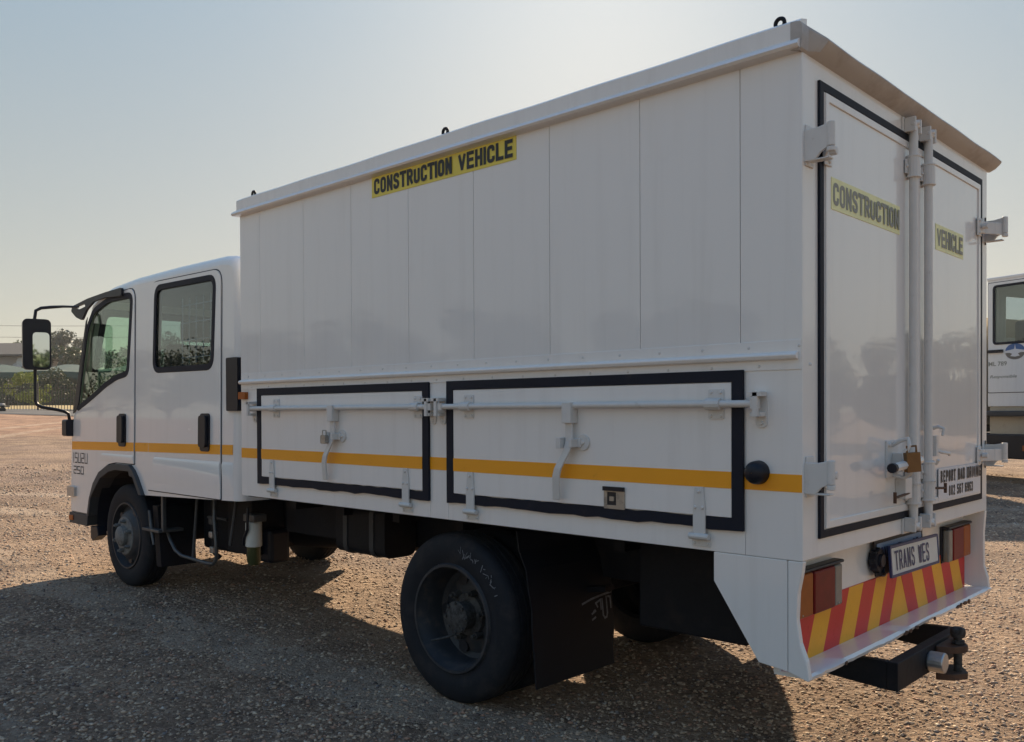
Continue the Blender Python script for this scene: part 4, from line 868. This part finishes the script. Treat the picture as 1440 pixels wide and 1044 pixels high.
# side boxes and brackets behind the front wheel
obj('battery_box', MB().box(-4.55, -4.22, .36, .62, .42, .80), M['chassis'], T, bevel=.01)
obj('air_filter_box', MB().box(-4.48, -4.13, .45, .62, .36, .60), M['blackplastic'], T, bevel=.03)
obj('engine_cover', MB().box(-5.1, -4.6, .45, 1.6, .38, .84), M['chassis'], T, bevel=.03)
obj('gearbox', MB().tube([(-5.0, 1.05, .58), (-4.3, 1.05, .56), (-3.8, 1.05, .55)], [.24, .17, .12], 16), M['chassis'], T, smooth=40)
obj('propeller_shaft', MB().cyl((-3.8, 1.05, .55), (-2.0, 1.05, .45), .045, 12), M['chassis'], T, smooth=40)
stp = MB().box(-5.38, -5.10, .10, .30, .525, .548); stp.box(-5.12, -5.09, .13, .16, .53, .80); obj('cab_step', stp, M['greymetal'], T, bevel=.005)
stp = MB().tube([(-5.18, .20, .545), (-5.10, .19, .47), (-5.02, .19, .40), (-4.94, .20, .365), (-4.60, .22, .345), (-4.50, .22, .35), (-4.455, .22, .39), (-4.46, .22, .50), (-4.50, .23, .66), (-4.53, .25, .84)], .013, 10); obj('step_rail', stp, M['greymetal'], T, smooth=50)
stp = MB().cyl((-4.80, .22, .36), (-4.78, .25, .84), .012, 8); stp.cyl((-4.30, .24, .50), (-4.24, .26, .84), .012, 8); stp.tube([(-4.72, .3, .66), (-4.6, .27, .67), (-4.45, .3, .66)], .010, 8); obj('brace_bar', stp, M['greyplastic'], T, smooth=50)
for (x, z) in ((-4.70, .63), (-4.70, .53), (-4.69, .42)): obj('pipe_fitting', MB().box(x-.025, x+.025, .30, .35, z-.025, z+.025), M['galv' if z != .63 else 'greymetal'], T, bevel=.008)
obj('pipe_run', MB().tube([(-4.70, .33, .80), (-4.70, .33, .40), (-4.66, .36, .36)], .02, 8), M['chassis'], T, smooth=50)
fm = MB().plate([(-5.28, .72), (-5.20, .72), (-5.14, .26), (-5.22, .26)], [], lambda u, v, w: (u, w, v), .14, .42); obj('front_mudflap', fm, M['flap'], T, bevel=.004)
fm = MB().plate([(-5.28, .72), (-5.20, .72), (-5.14, .26), (-5.22, .26)], [], lambda u, v, w: (u, w, v), 1.69, 1.97); obj('front_mudflap', fm, M['flap'], T, bevel=.004)
obj('guard_stay', MB().tube([(-5.29, .12, .68), (-5.25, .115, .56), (-5.20, .11, .43)], [.012, .016, .010], 8), M['greymetal'], T, smooth=50)
# axles
obj('rear_axle', MB().cyl((-1.84, .3, .42), (-1.84, 1.8, .42), .06, 16).ball((-1.84, 1.05, .42), .19, 10), M['chassis'], T, smooth=40)
obj('front_axle', MB().box(-5.80, -5.68, .35, 1.76, .36, .46), M['chassis'], T, bevel=.01)
for y in (.52, 1.52):
    m = MB()
    for k in range(4): m.tube([(-1.84-.62+k*.1, y, .56-.012*k), (-1.84, y, .50-.014*k), (-1.84+.62-k*.1, y, .56-.012*k)], .011, 4, flat=.5)
    m.plate([(-2.45, .56), (-1.84, .46), (-1.22, .56), (-1.22, .585), (-1.84, .50), (-2.45, .585)], [], lambda u, v, w: (u, w, v), y-.035, y+.035)
    m.box(-1.89, -1.79, y-.05, y+.05, .40, .56); obj('leaf_spring', m, M['chassis'], T)
# mudflaps behind the rear wheels
def flapf(u, v, w): return (-1.42+.12*(.87-v)/.70+.03*math.sin((v-.2)*3)*(v < .7)+w, u, v)
for y0_, near in ((.075, True), (1.50, False)):
    vv = np.linspace(.17, .875, 9); pts = [(y0_-(.0 if v > .5 else .0), v) for v in vv]+[(y0_+.60, v) for v in vv[::-1]]
    if near: pts = [(y0_+.02*(1 if 0.45 < v < .6 else 0)*.5, v) for v in vv]+[(y0_+.60-(.02 if v < .3 else 0), v) for v in vv[::-1]]
    mf = obj('mudflap', MB().plate(pts, [], flapf, 0, .008), M['flap'], T, label='black rear mudflap with scuffed white print' if near else None)
    if near:
        obj('mudflap_print', strokes(MB(), [[(0, .86), (.3, .93), (.62, .97), (1, 1)], [(.40, .62), (.36, .60)], [(.45, .80), (.62, .86), (.62, .62)], [(.68, .86), (.68, .45), (.73, .36), (.80, .38), (.83, .48), (.83, .9)], [(.90, .9), (.97, .88), (.97, .60)], [(.3, .55), (.42, .6)], [(.3, .40), (.4, .44)], [(.45, .8), (.5, .7)]], flapf, .44, .335, .225, .185, .010, 0, .0095), M['chalk'], mf)
        obj('scuff_mark', MB().plate([(.355, .745), (.385, .755), (.40, .72), (.375, .715), (.35, .70)], [], flapf, .0085, .0095), M['filterwhite'], mf)
# spare wheel slung under the tail
def tyre(c, R_, wd, s):
    h = wd/2
    p = [(R_*.60, -h*.70), (R_*.64, -h*.92), (R_*.72, -h*1.02), (R_*.80, -h*1.06), (R_*.90, -h*.99), (R_*.955, -h*.90), (R_*.985, -h*.76), (R_*.998, -h*.60)]
    tr = []
    for g in (-.42, 0, .42): tr += [(R_, h*(g-.055)), (R_-.010, h*(g-.04)), (R_-.010, h*(g+.04)), (R_, h*(g+.055))]
    return p+tr+[(r, -q) for r, q in reversed(p)]
def wheel(x, y, z, R_, wd, s, kind, par=T, lab=None):
    """s = -1: outer face towards -Y"""
    m = MB().lathe(tyre(None, R_, wd, s), (x, y, z), 'y', 72); t = obj('tyre', m, M['tyre'], par, smooth=32)
    f = y+s*wd/2
    if kind == 'front':     # disc bulges outwards
        p = [(R_*.655, -s*.015), (R_*.64, s*.004), (R_*.615, s*.004), (R_*.60, -s*.02), (R_*.575, -s*.05), (R_*.53, -s*.045), (R_*.44, -s*.012), (R_*.40, s*.004), (R_*.36, s*.008), (R_*.22, s*.008), (R_*.20, -s*.01), (.001, -s*.01)]
        ri = obj('rim', MB().lathe([(r, o) for r, o in p], (x, f, z), 'y', 48), M['rim'], par, smooth=40)
        hl = MB()
        for k in range(5):
            a = rad(72*k+60); c = (x+R_*.485*math.cos(a), f-s*.032, z+R_*.485*math.sin(a)); obj('hand_hole', MB().cyl((c[0], c[1], c[2]), (c[0], c[1]+s*.010, c[2]), .027, 14), M['ink'], ri)  # solid black disc stands in for the shade inside each hole
        hb = MB().lathe([(R_*.37, s*.0085), (R_*.36, s*.014), (R_*.23, s*.014), (R_*.20, s*.018), (R_*.19, s*.05), (R_*.15, s*.062), (.001, s*.066)], (x, f, z), 'y', 32)
        for k in range(6):
            a = rad(60*k+20); c = (x+R_*.29*math.cos(a), z+R_*.29*math.sin(a)); hb.cyl((c[0], f+s*.012, c[1]), (c[0], f+s*.045, c[1]), .017, 6); hb.cyl((c[0], f+s*.045, c[1]), (c[0], f+s*.058, c[1]), .010, 8)
        obj('hub', hb, M['hubgrey'], ri, smooth=35)
    elif kind == 'rear':    # deep dish with the disc far inside
        dp = .145
        p = [(R_*.655, -s*.012), (R_*.635, s*.006), (R_*.605, s*.006), (R_*.595, -s*.015), (R_*.57, -s*.035), (R_*.555, -s*.09), (R_*.53, -s*dp), (R_*.47, -s*(dp+.012)), (R_*.36, -s*(dp-.005)), (R_*.30, -s*(dp-.01)), (.001, -s*(dp-.01))]
        ri = obj('rim', MB().lathe(p, (x, f, z), 'y', 56), M['rim'], par, smooth=40)
        hl = MB()
        for k in range(5):
            a = rad(72*k-36); c = (x+R_*.43*math.cos(a), z+R_*.43*math.sin(a)); obj('hand_hole', MB().cyl((c[0], f-s*(dp+.012), c[1]), (c[0], f-s*(dp-.008), c[1]), .032, 14), M['ink'], ri)  # black discs again in place of shaded openings
        hb = MB().lathe([(R_*.26, -s*(dp-.01)), (R_*.25, -s*(dp-.03)), (R_*.17, -s*(dp-.035)), (R_*.165, -s*.045), (R_*.185, -s*.050), (R_*.185, -s*.038), (R_*.12, -s*.030), (.001, -s*.026)], (x, f, z), 'y', 28)
        for k in range(6):
            a = rad(60*k+10); c = (x+R_*.285*math.cos(a), z+R_*.285*math.sin(a)); hb.cyl((c[0], f-s*(dp-.01), c[1]), (c[0], f-s*(dp-.055), c[1]), .018, 6); hb.cyl((c[0], f-s*(dp-.055), c[1]), (c[0], f-s*(dp-.075), c[1]), .010, 8)
        for k in range(8):
            a = rad(45*k); c = (x+R_*.165*math.cos(a), z+R_*.165*math.sin(a)); hb.cyl((c[0], f-s*.040, c[1]), (c[0], f-s*.026, c[1]), .008, 6)
        obj('hub', hb, M['hub'], ri, smooth=35)
        obj('valve_stem', MB().tube([(x-.075, f-s*.10, z-.11), (x-.115, f-s*.05, z-.125), (x-.15, f-s*.005, z-.135)], .006, 8), M['hub'], ri)
    return t
WF = obj('wheel_group', MB().box(0, .001, 0, .001, 0, .001), M['ink'], None); bpy.data.objects.remove(WF)
Rw = .418
wn = wheel(-1.84, .155, Rw-.008, Rw, .205, -1, 'rear'); wheel(-1.84, .410, Rw-.008, Rw, .205, -1, 'inner')
wheel(-1.84, W-.155, Rw-.008, Rw, .205, 1, 'rear'); wheel(-1.84, W-.410, Rw-.008, Rw, .205, 1, 'inner')
wheel(-5.74, .235, .045+.402, .41, .205, -1, 'front'); wheel(-5.74, W-.235, .045+.402, .41, .205, 1, 'front')
sq = MB().lathe(tyre(None, .39, .20, 1), (-.80, 1.02, .60), 'z', 48); so = obj('spare_wheel', sq, M['tyre'], T, smooth=32)
obj('tool_box', MB().box(-.98, -.44, .42, .64, .45, .86), M['chassis'], T, bevel=.01)
obj('spare_carrier', MB().box(-.95, -.65, .62, 1.42, .46, .49), M['chassis'], T, bevel=.004)
# chalky scuff along the tyre wall
sc_ = MB(); q = random.Random(9)
for k in range(46):
    a = rad(78-k*1.15); r_ = .345+.012*math.sin(k*.8)+q.uniform(-.012, .012)+(.012 if k > 20 else 0); l = q.uniform(.006, .02); wdt = q.uniform(.0010, .0026); b_ = a+q.uniform(-1.2, 1.2)
    cx, cz = -1.84+r_*math.cos(a), Rw-.008+r_*math.sin(a); dx, dz = l*math.cos(b_), l*math.sin(b_); nx_, nz_ = -dz/l*wdt, dx/l*wdt; yy = .155-.1025*1.06-.0015
    if q.random() < .62: sc_.add([(cx-dx+nx_, yy+.001, cz-dz+nz_), (cx-dx-nx_, yy+.001, cz-dz-nz_), (cx+dx-nx_, yy, cz+dz-nz_), (cx+dx+nx_, yy, cz+dz+nz_)], [(0, 1, 2, 3)])
obj('scuff_mark', sc_, M['chalk'], wn, kind='stuff')

# ================================================================ surroundings
DV = Vector((d.x, d.y)).normalized(); RV = Vector((DV.y, -DV.x))
def loc(D, s, dz=0):
    """a place D metres ahead and s metres to the right of where the photographer stood"""
    p = Vector((CAM.x, CAM.y))+DV*D+RV*s; return Vector((p.x, p.y, float(hgt(p.x, p.y))+dz))
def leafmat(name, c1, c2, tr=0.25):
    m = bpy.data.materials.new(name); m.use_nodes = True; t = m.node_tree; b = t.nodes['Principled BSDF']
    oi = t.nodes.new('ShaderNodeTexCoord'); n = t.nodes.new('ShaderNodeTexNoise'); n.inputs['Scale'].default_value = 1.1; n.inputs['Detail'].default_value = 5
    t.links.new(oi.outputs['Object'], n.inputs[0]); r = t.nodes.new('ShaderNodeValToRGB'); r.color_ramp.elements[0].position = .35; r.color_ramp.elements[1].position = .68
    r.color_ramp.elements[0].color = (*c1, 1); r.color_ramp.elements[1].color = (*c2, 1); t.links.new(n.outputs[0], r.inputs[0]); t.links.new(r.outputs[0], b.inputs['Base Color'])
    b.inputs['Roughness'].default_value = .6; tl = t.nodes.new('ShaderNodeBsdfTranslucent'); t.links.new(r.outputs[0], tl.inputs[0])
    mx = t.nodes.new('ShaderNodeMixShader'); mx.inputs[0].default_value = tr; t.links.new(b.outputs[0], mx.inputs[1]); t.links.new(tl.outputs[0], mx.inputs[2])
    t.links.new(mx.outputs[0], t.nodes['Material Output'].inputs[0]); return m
M['leaf'] = leafmat('dark_green_leaves', (0.022, 0.040, 0.018), (0.065, 0.095, 0.040), .14)
M['leafpale'] = leafmat('grey_green_leaves', (0.05, 0.065, 0.05), (0.11, 0.125, 0.09), .14)  # leaf colour greyed to carry the distance haze
M['leafbright'] = leafmat('yellow_green_leaves', (0.09, 0.13, 0.02), (0.26, 0.30, 0.05))
M['bark'] = mat('bark', (0.09, 0.07, 0.055), 0.9, vary=(6, .3), bump=(20, .6, .02))
def crown(rx, ry, rz, nb, nl, ls, seed, cut=.0):
    rs = np.random.RandomState(seed); V = []; ctr = []
    for i in range(nb):
        v = rs.normal(size=3); v /= np.linalg.norm(v); v *= rs.uniform(.35, 1)**.6; ctr.append((v[0]*rx, v[1]*ry, v[2]*rz, rs.uniform(.20, .38)))
    P = []
    for (cx, cy, cz, k) in ctr:
        v = rs.normal(size=(nl, 3)); v /= np.linalg.norm(v, axis=1)[:, None]; v *= rs.uniform(.55, 1.05, (nl, 1))
        P.append(v*np.array([rx, ry, rz])*k+np.array([cx, cy, cz]))
    P = np.concatenate(P); n = len(P)
    a = rs.normal(size=(n, 3)); a /= np.linalg.norm(a, axis=1)[:, None]; b = np.cross(a, rs.normal(size=(n, 3))); b /= np.linalg.norm(b, axis=1)[:, None]
    s = ls*rs.uniform(.6, 1.4, (n, 1)); Q = np.stack([P-a*s, P+b*s*.5, P+a*s, P-b*s*.5], 1).reshape(-1, 3)
    mb = MB(); mb.v = Q.tolist(); mb.f = (np.arange(n)[:, None]*4+np.arange(4)).tolist(); return mb, ctr
def tree(D, s, H, R_, lab, m='leaf', seed=1, group=None, nb=26, nl=150, ls=.16, trunk=.35, name='tree', pos=None, cat='tree'):
    p = pos or loc(D, s); t = thing(name, lab, cat, p, R.uniform(0, 6), group)
    ch_ = H*(1-trunk)/2; cb, ctr = crown(R_, R_, ch_, nb, nl, ls, seed); cb.v = [(x, y, z+H-ch_*1.0) for x, y, z in cb.v]
    obj('crown', cb, M[m], t)
    tb = MB().tube([(0, 0, -.2), (.04*H*.1, 0, H*trunk*.6), (0, 0.03*H*.1, H*trunk+ch_*.5), (0, 0, H-ch_)], [H*.035, H*.028, H*.02, H*.008], 8)
    for (x, y, z, k) in ctr[:8]: tb.tube([(0, 0, H*trunk*.8), (x*.5, y*.5, H*trunk+ (z+ch_)*.4), (x, y, z+H-ch_)], [H*.015, H*.010, H*.004], 6)
    obj('trunk', tb, M['bark'], t); return t
# --- house, shade structure, hedge, fence on the left
M['wall'] = mat('pale_render_wall', (0.42, 0.42, 0.42), .8, vary=(1, .06)); M['rooft'] = mat('grey_roof_sheet', (0.07, 0.066, 0.064), .8, vary=(2, .15))
M['netting'] = mat('green_shade_net', (0.025, 0.085, 0.075), .8, vary=(1.5, .35)); M['steel'] = mat('dark_steel', (0.04, 0.042, 0.045), .5, metal=.5)
M['drygrass'] = mat('dry_grass_bank', (0.42, 0.31, 0.13), .9, vary=(.8, .25), bump=(9, .6, .05)); M['tar'] = mat('tar_strip', (0.06, 0.062, 0.07), .8, vary=(1, .2))
RZ = math.atan2(RV.y, RV.x)
def place(name, lab, cat, D, s, group=None, rz=0, dz=0): return thing(name, lab, cat, loc(D, s, dz), RZ+rz, group)
hb = place('house', 'two storey grey roofed house with pale walls and pillared porch behind the fence', 'house', 80, -47.5)
# local axes: +x right, +y away
def lb(m_, *a): return MB().box(*a)
hw = obj('wall', MB().box(-6, 3.0, 0, 7, 0, 5.0), M['wall'], hb)
obj('window', MB().box(-1.2, .4, -.06, .02, 3.0, 4.3), M['glassdark'], hw)
rf = MB(); rf.add([(-7, -1.2, 4.9), (4.3, -1.2, 4.9), (4.3, 8, 4.9), (-7, 8, 4.9), (-6, 3.4, 6.4), (2.0, 3.4, 6.4), (-7, -1.2, 5.05), (4.3, -1.2, 5.05), (4.3, 8, 5.05), (-7, 8, 5.05)], [(0, 1, 2, 3), (0, 1, 7, 6), (1, 2, 8, 7), (2, 3, 9, 8), (3, 0, 6, 9), (6, 7, 5, 4), (7, 8, 5), (8, 9, 4, 5), (9, 6, 4)])
obj('roof', rf, M['rooft'], hb)
rf = MB(); rf.add([(-6, -3.4, 2.85), (7.4, -3.4, 2.85), (7.4, 0, 3.1), (-6, 0, 3.1), (-6, -3.4, 3.0), (7.4, -3.4, 3.0), (4.0, 0, 4.0), (-6, 0, 4.0)], [(0, 1, 2, 3), (0, 1, 5, 4), (4, 5, 6, 7), (1, 2, 6, 5), (0, 3, 7, 4)])
obj('porch_roof', rf, M['rooft'], hb)
for x in (-1.5, 1.2, 4.2, 6.3): obj('pillar', MB().box(x-.22, x+.22, -3.2, -2.8, 0, 2.9), M['wall'], hb)
for x, z in ((3.2, 3.9), (3.6, 4.4)): obj('satellite_dish', MB().lathe([(.01, 0), (.30, .06), (.42, .16)], (x, -.3, z), 'y', 16, -1), M['whitelabel'], hb)
# shade-cloth structure
sh = place('shade_structure', 'long green shade cloth car port on dark poles behind the fence', 'car port', 70, -38)
sc_ = MB(); xs = np.linspace(-9, 12, 22); sc_.v = [(x, y, 3.1+.22*math.sin(x*1.1)*(1 if y > 1 else .3)+(.55 if 2 < y < 5 else 0)) for x in xs for y in (0, 1.2, 3.6, 6, 7)]
sc_.f = [(i*5+j, i*5+j+1, (i+1)*5+j+1, (i+1)*5+j) for i in range(21) for j in range(4)]
n0 = len(sc_.v); sc_.v += [(x, 0, 3.1-.5-.15*math.sin(x*2)) for x in xs]; sc_.f += [(i*5, (i+1)*5, n0+i+1, n0+i) for i in range(21)]
obj('shade_cloth', sc_, M['netting'], sh)
obj('back_screen', MB().box(-9, 12, 7.0, 7.05, .2, 3.0), M['netting'], sh)
for x in np.arange(-8, 12.5, 4): obj('pole', MB().box(x-.05, x+.05, -.05, .05, 0, 3.1), M['steel'], sh)
# bank of dry grass and tar strip
bank = MB(); xs = np.linspace(-40, 60, 50); bank.v = [tuple(loc(D, s, dz)) for s in xs for D, dz in ((50.5, .03), (53, .28), (62, .30), (64, .02))]
bank.f = [(i*4+j, i*4+j+1, i*4+5+j, i*4+4+j) for i in range(49) for j in range(3)]; o = obj('grass_bank', bank, M['drygrass'], None); o['kind'] = 'structure'
road = MB(); road.v = [tuple(loc(D, s, dz)) for s in xs for D, dz in ((44, .02), (44.3, .07), (50, .07), (50.3, .02))]; road.f = [(i*4+j, i*4+j+1, i*4+5+j, i*4+4+j) for i in range(49) for j in range(3)]
o = obj('road', road, M['tar'], None); o['kind'] = 'structure'
# picket fence
fe = place('steel_fence', 'dark steel palisade fence crossing the far edge of the yard', 'fence', 48, -20)
pk = MB()
for k in range(-110, 60): x = k*.16; pk.box(x-.012, x+.012, -.012, .012, .08, 1.62)
obj('picket', pk, M['steel'], fe, kind='stuff')
for z in (.25, 1.45): obj('rail', MB().box(-17.6, 9.6, .012, .04, z-.02, z+.02), M['steel'], fe)
for x in np.arange(-17.6, 9.7, 2.4): obj('post', MB().box(x-.04, x+.04, -.03, .05, 0, 1.75), M['steel'], fe)
# greenery behind
tree(84, -43, 6.2, 3.0, 'round green tree between the house roof and the cab mirror', 'leaf', 3, nb=30, nl=170, ls=.17)
tree(100, -53, 8.6, 3.6, 'dark tree rising behind the grey house roof', 'leaf', 4, nb=30, nl=170, ls=.2)
tree(92, -50.5, 7.2, 2.3, 'slim ragged tree beside the house behind its porch', 'leaf', 14, nb=20, nl=150, ls=.18)
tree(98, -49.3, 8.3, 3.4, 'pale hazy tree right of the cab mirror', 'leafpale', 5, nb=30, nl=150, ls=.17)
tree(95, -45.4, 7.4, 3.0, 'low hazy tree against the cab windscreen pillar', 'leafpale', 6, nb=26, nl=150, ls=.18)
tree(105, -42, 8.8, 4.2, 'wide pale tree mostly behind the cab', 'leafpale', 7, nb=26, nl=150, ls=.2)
tree(57, -31.0, 2.5, 1.25, 'bright yellow green bush beside the house porch', 'leafbright', 8, nb=20, nl=150, ls=.07, trunk=.05, name='bush', cat='bush')
for i, s_ in enumerate((-33.0, -29.6, -27.4, -25.4)): tree(66, s_-4.5, 2.9+.2*math.sin(i*2), 1.7, ['dark shrub at the left end of the shade cloth', 'dark shrub under the middle of the shade cloth', 'dark shrub near the cab under the shade cloth', 'dark shrub hidden behind the cab'][i], 'leaf', 20+i, nb=16, nl=130, ls=.10, trunk=.1, name='shrub', cat='shrub')
# little utility cart
ct = place('garden_cart', 'small low trailer cart standing before the fence at the left edge', 'cart', 46, -26.6, rz=.1); ct.scale = (.85, .85, .8)
obj('bed', MB().box(-1.1, .55, -.35, .35, .32, .42), M['steel'], ct, bevel=.01); obj('load', MB().box(.0, .35, -.2, .2, .42, .56), M['wall'], ct, bevel=.03)
obj('seat', MB().box(-.2, -.05, -.2, .2, .42, .72), M['steel'], ct, bevel=.02)
for x in (-.8, .05, .45): obj('wheel', MB().cyl((x, -.42, .17), (x, -.32, .17), .17, 14), M['tyre'], ct)
# power lines on poles
pA = loc(120, -95); pB = loc(110, 10)
for p, l in ((pA, 'wooden power pole left of the photograph beyond the house'), (pB, 'wooden power pole hidden behind the truck')):
    t = thing('power_pole', l, 'power pole', p); obj('pole', MB().cyl((0, 0, 0), (0, 0, 12.5), .14, 10, .10), M['bark'], t); obj('crossarm', MB().box(-.06, .06, -1.1, 1.1, 10.6, 10.75), M['bark'], t)
for i, (z, lab) in enumerate(((12.3, 'topmost thin power line crossing the sky behind the mirror'), (10.8, 'middle thin power line crossing the sky behind the mirror'), (8.6, 'lowest thin power line crossing the sky behind the mirror'))):
    pts = []
    for k in range(25):
        u = k/24; q_ = pA.lerp(pB, u); pts.append((q_.x, q_.y, q_.z+z-4*1.2*u*(1-u)))
    tag(obj('power_line', MB().tube(pts, .022, 4), M['steel']), lab, 'power line', 'power lines')
# --- trees behind the photographer, seen mirrored in the glossy panels and the windows
k = 0
for (x, y, H, r_) in ((-16, -24, 4.6, 3.2), (-21, -30, 6.2, 3.4), (-26, -27, 4.2, 2.8), (-32, -31, 7.0, 3.6), (-39, -30, 4.6, 3.4), (-46, -31, 6.6, 3.8), (-54, -32, 5.4, 4.4), (-63, -31, 6.4, 4.4), (-72, -30, 5.6, 4.6), (-82, -28, 7.0, 5),
                      (8, 31, 3.6, 2.6), (11.5, 34, 4.8, 2.2), (14, 32, 3.5, 2.8), (17.5, 33, 5.0, 3.0), (29, -6, 4.0, 2.6), (31, -10, 4.6, 2.8), (30, -2, 4.3, 2.6)):
    k += 1
    tree(0, 0, H, r_, 'dark green tree outside the frame, mirrored in the truck side' if k < 11 else ('dark green tree outside the frame, mirrored in the rear doors' if k < 15 else 'dark green tree outside the frame, mirrored in the cab mirror'), 'leaf', 30+k % 4, group='trees mirrored in the truck', nb=30, nl=170, ls=.15, trunk=.12, pos=Vector((x, y, float(hgt(x, y)))))
tl = place('box_trailer', 'tall pale box trailer parked out of sight behind the truck, its shadow on the gravel', 'trailer', 14.7, 5.35)  # unseen box added only to cast the dark band across the gravel
obj('body', MB().box(0, 2.42, 0, 1.9, .45, 2.62), M['wall'], tl, bevel=.02)
for x, y in ((.3, .3), (2.1, .3), (.3, 1.6), (2.1, 1.6)): obj('wheel', MB().cyl((x-.1, y, .28), (x+.1, y, .28), .29, 20), M['tyre'], tl)
# ================================================================ second truck on the right
az = rad(-20.2); V2 = thing('parked_truck', 'pale second truck with high cab door, round emblem and step bar at the right edge', 'truck', loc(17.2, (1389-720)/1249.74*17.2), az)
V2.location.z = .02
S2 = lambda u, v, w: (u, -w, v)
cabo = [(0, 1.45), (3.4, 1.45), (3.75, 2.55), (3.55, 3.78), (3.3, 3.88), (0, 3.88)]
win = rpoly(rect(.145, 1.25, 2.66, 3.74), .05, 3)
obj('cab_shell', MB().plate(cabo, [win], S2, -.04, 0), M['paint'], V2, bevel=.01)
obj('cab_shell', MB().plate(cabo, [win], S2, -2.3, -2.26), M['paint'], V2, bevel=.01)
obj('roof', MB().box(-.02, 3.35, -.01, 2.31, 3.86, 3.93), M['paint'], V2, bevel=.02)
obj('back_wall', MB().plate([(.05, 1.45), (2.25, 1.45), (2.25, 3.86), (.05, 3.86)], [rect(.5, 1.8, 2.8, 3.6)], lambda u, v, w: (w, u, v), 0, .03), M['paint'], V2)
obj('front_wall', MB().plate([(.05, 1.45), (2.25, 1.45), (2.25, 3.86), (.05, 3.86)], [rect(.2, 2.1, 2.6, 3.7)], lambda u, v, w: (3.5+w, u, v), 0, .03), M['paint'], V2)
dr = obj('cab_door', MB().plate(rpoly(rect(.015, 1.42, 1.72, 3.82), .03), [win], S2, .002, .012), M['paint'], V2, bevel=.004)
obj('door_gap_seal', MB().plate(rpoly(rect(.003, 1.432, 1.708, 3.832), .03), [win], S2, 0, .002), M['rubber'], V2)  # black outline stands for the shaded gap of the door
obj('window_seal', MB().plate(offset(win, .03), [offset(win, -.015)], S2, .006, .022), M['rubber'], dr)
obj('window_pane', MB().plate(offset(win, -.01), [], S2, -.002, .002), M['glassdark'], dr)
obj('window_pane', MB().plate(win, [], S2, -2.28, -2.275), M['glass'], V2)
obj('seat', MB().box(.35, .75, .25, .8, 2.0, 3.1), M['seat'], V2, bevel=.08)
obj('door_handle', MB().plate(rpoly(rect(.02, .33, 2.475, 2.535), .015), [], S2, .012, .045), M['blackplastic'], dr, bevel=.008)
def disc(cx, cz, rx, rz, a0, a1, m, w, par, nm='emblem'):
    pts = [(cx+rx*math.cos(t), cz+rz*math.sin(t)) for t in np.linspace(a0, a1, 24)]; return obj(nm, MB().plate(pts, [], S2, w, w+.002), M[m], par)
M['logoblue'] = mat('emblem_blue', (0.05, 0.13, 0.33), .4); M['logogrey'] = mat('emblem_brown_grey', (0.16, 0.145, 0.13), .4)
em = disc(.565, 2.485, .215, .165, 0, 2*math.pi*.98, 'whitelabel', .012, dr)
disc(.565, 2.49, .195, .145, .06, math.pi-.06, 'logoblue', .0145, em, 'emblem_field'); disc(.565, 2.475, .195, .14, math.pi+.1, 2*math.pi-.1, 'logogrey', .0145, em, 'emblem_field')
obj('emblem_bird', MB().plate([(.565, 2.62), (.58, 2.53), (.76, 2.50), (.62, 2.44), (.66, 2.40), (.565, 2.385), (.47, 2.40), (.51, 2.44), (.37, 2.50), (.55, 2.53)], [], S2, .017, .019), M['whitelabel'], em)
text('door_lettering', 'ML 789', M['inkfade'], dr, S2, .025, .40, 2.225, 2.31, .0135, .02)
text('door_lettering', 'Responsible', M['inkfade'], dr, S2, .055, .60, 1.975, 2.05, .0135, .015, slant=.25)
M['cream'] = mat('cream_lower_body', (0.50, 0.44, 0.34), .55, vary=(2, .1), dirt=((.25, .18, .12), 4, .5, .5))
obj('lower_body', MB().box(.02, 3.4, .03, 2.2, .92, 1.70), M['cream'], V2, bevel=.01)
obj('registration_label', MB().plate(rect(.10, .40, 1.55, 1.66), [], S2, -.03, -.025), M['whitelabel'], V2)
obj('step_bar', MB().box(-.1, 3.3, -.12, .03, 1.26, 1.37), M['greyplastic'], V2, bevel=.02)
obj('skirt', MB().box(-.15, 3.5, -.06, .10, .46, .93), M['blackplastic'], V2, bevel=.03)
obj('side_reflector', MB().box(.75, .95, -.075, -.058, .62, .72), M['lensamber'], V2)
obj('chassis', MB().box(-4.5, 3.4, .5, 1.8, .62, .9), M['chassis'], V2)
obj('load_body', MB().box(-4.6, -.35, .02, 2.28, 1.15, 2.25), M['cream'], V2, bevel=.02); obj('load_bed', MB().box(-5.0, -.25, 0, 2.3, .95, 1.15), M['steel'], V2); obj('headboard', MB().box(-.30, -.22, 0, 2.3, 1.1, 3.2), M['cream'], V2)  # unseen load body added to deepen this truck's shadow on the ground
for x in (2.4, -3.4):
    for y, s_ in ((.2, -1), (2.1, 1)):
        m = MB().lathe(tyre(None, .50, .28, 1), (x, y, .50), 'y', 40); o = obj('wheel', m, M['tyre'], V2, smooth=32); obj('rim', MB().lathe([(.31, 0), (.25, .05), (.1, .02), (.001, .02)], (x, y+s_*.08, .5), 'y', 24, s_), M['rim'], o, smooth=40)

# ================================================================ hazy air
hzm = bpy.data.materials.new('dusty_air'); hzm.use_nodes = True; t = hzm.node_tree; t.nodes.clear()
pv = t.nodes.new('ShaderNodeVolumePrincipled'); pv.inputs['Color'].default_value = (0.86, 0.88, 0.90, 1); pv.inputs['Density'].default_value = 0.0005; pv.inputs['Anisotropy'].default_value = 0.3
o_ = t.nodes.new('ShaderNodeOutputMaterial'); t.links.new(pv.outputs[0], o_.inputs['Volume'])
hb_ = obj('haze', MB().box(-560, 560, -560, 560, -2, 14), hzm); tag(hb_, kind='stuff')
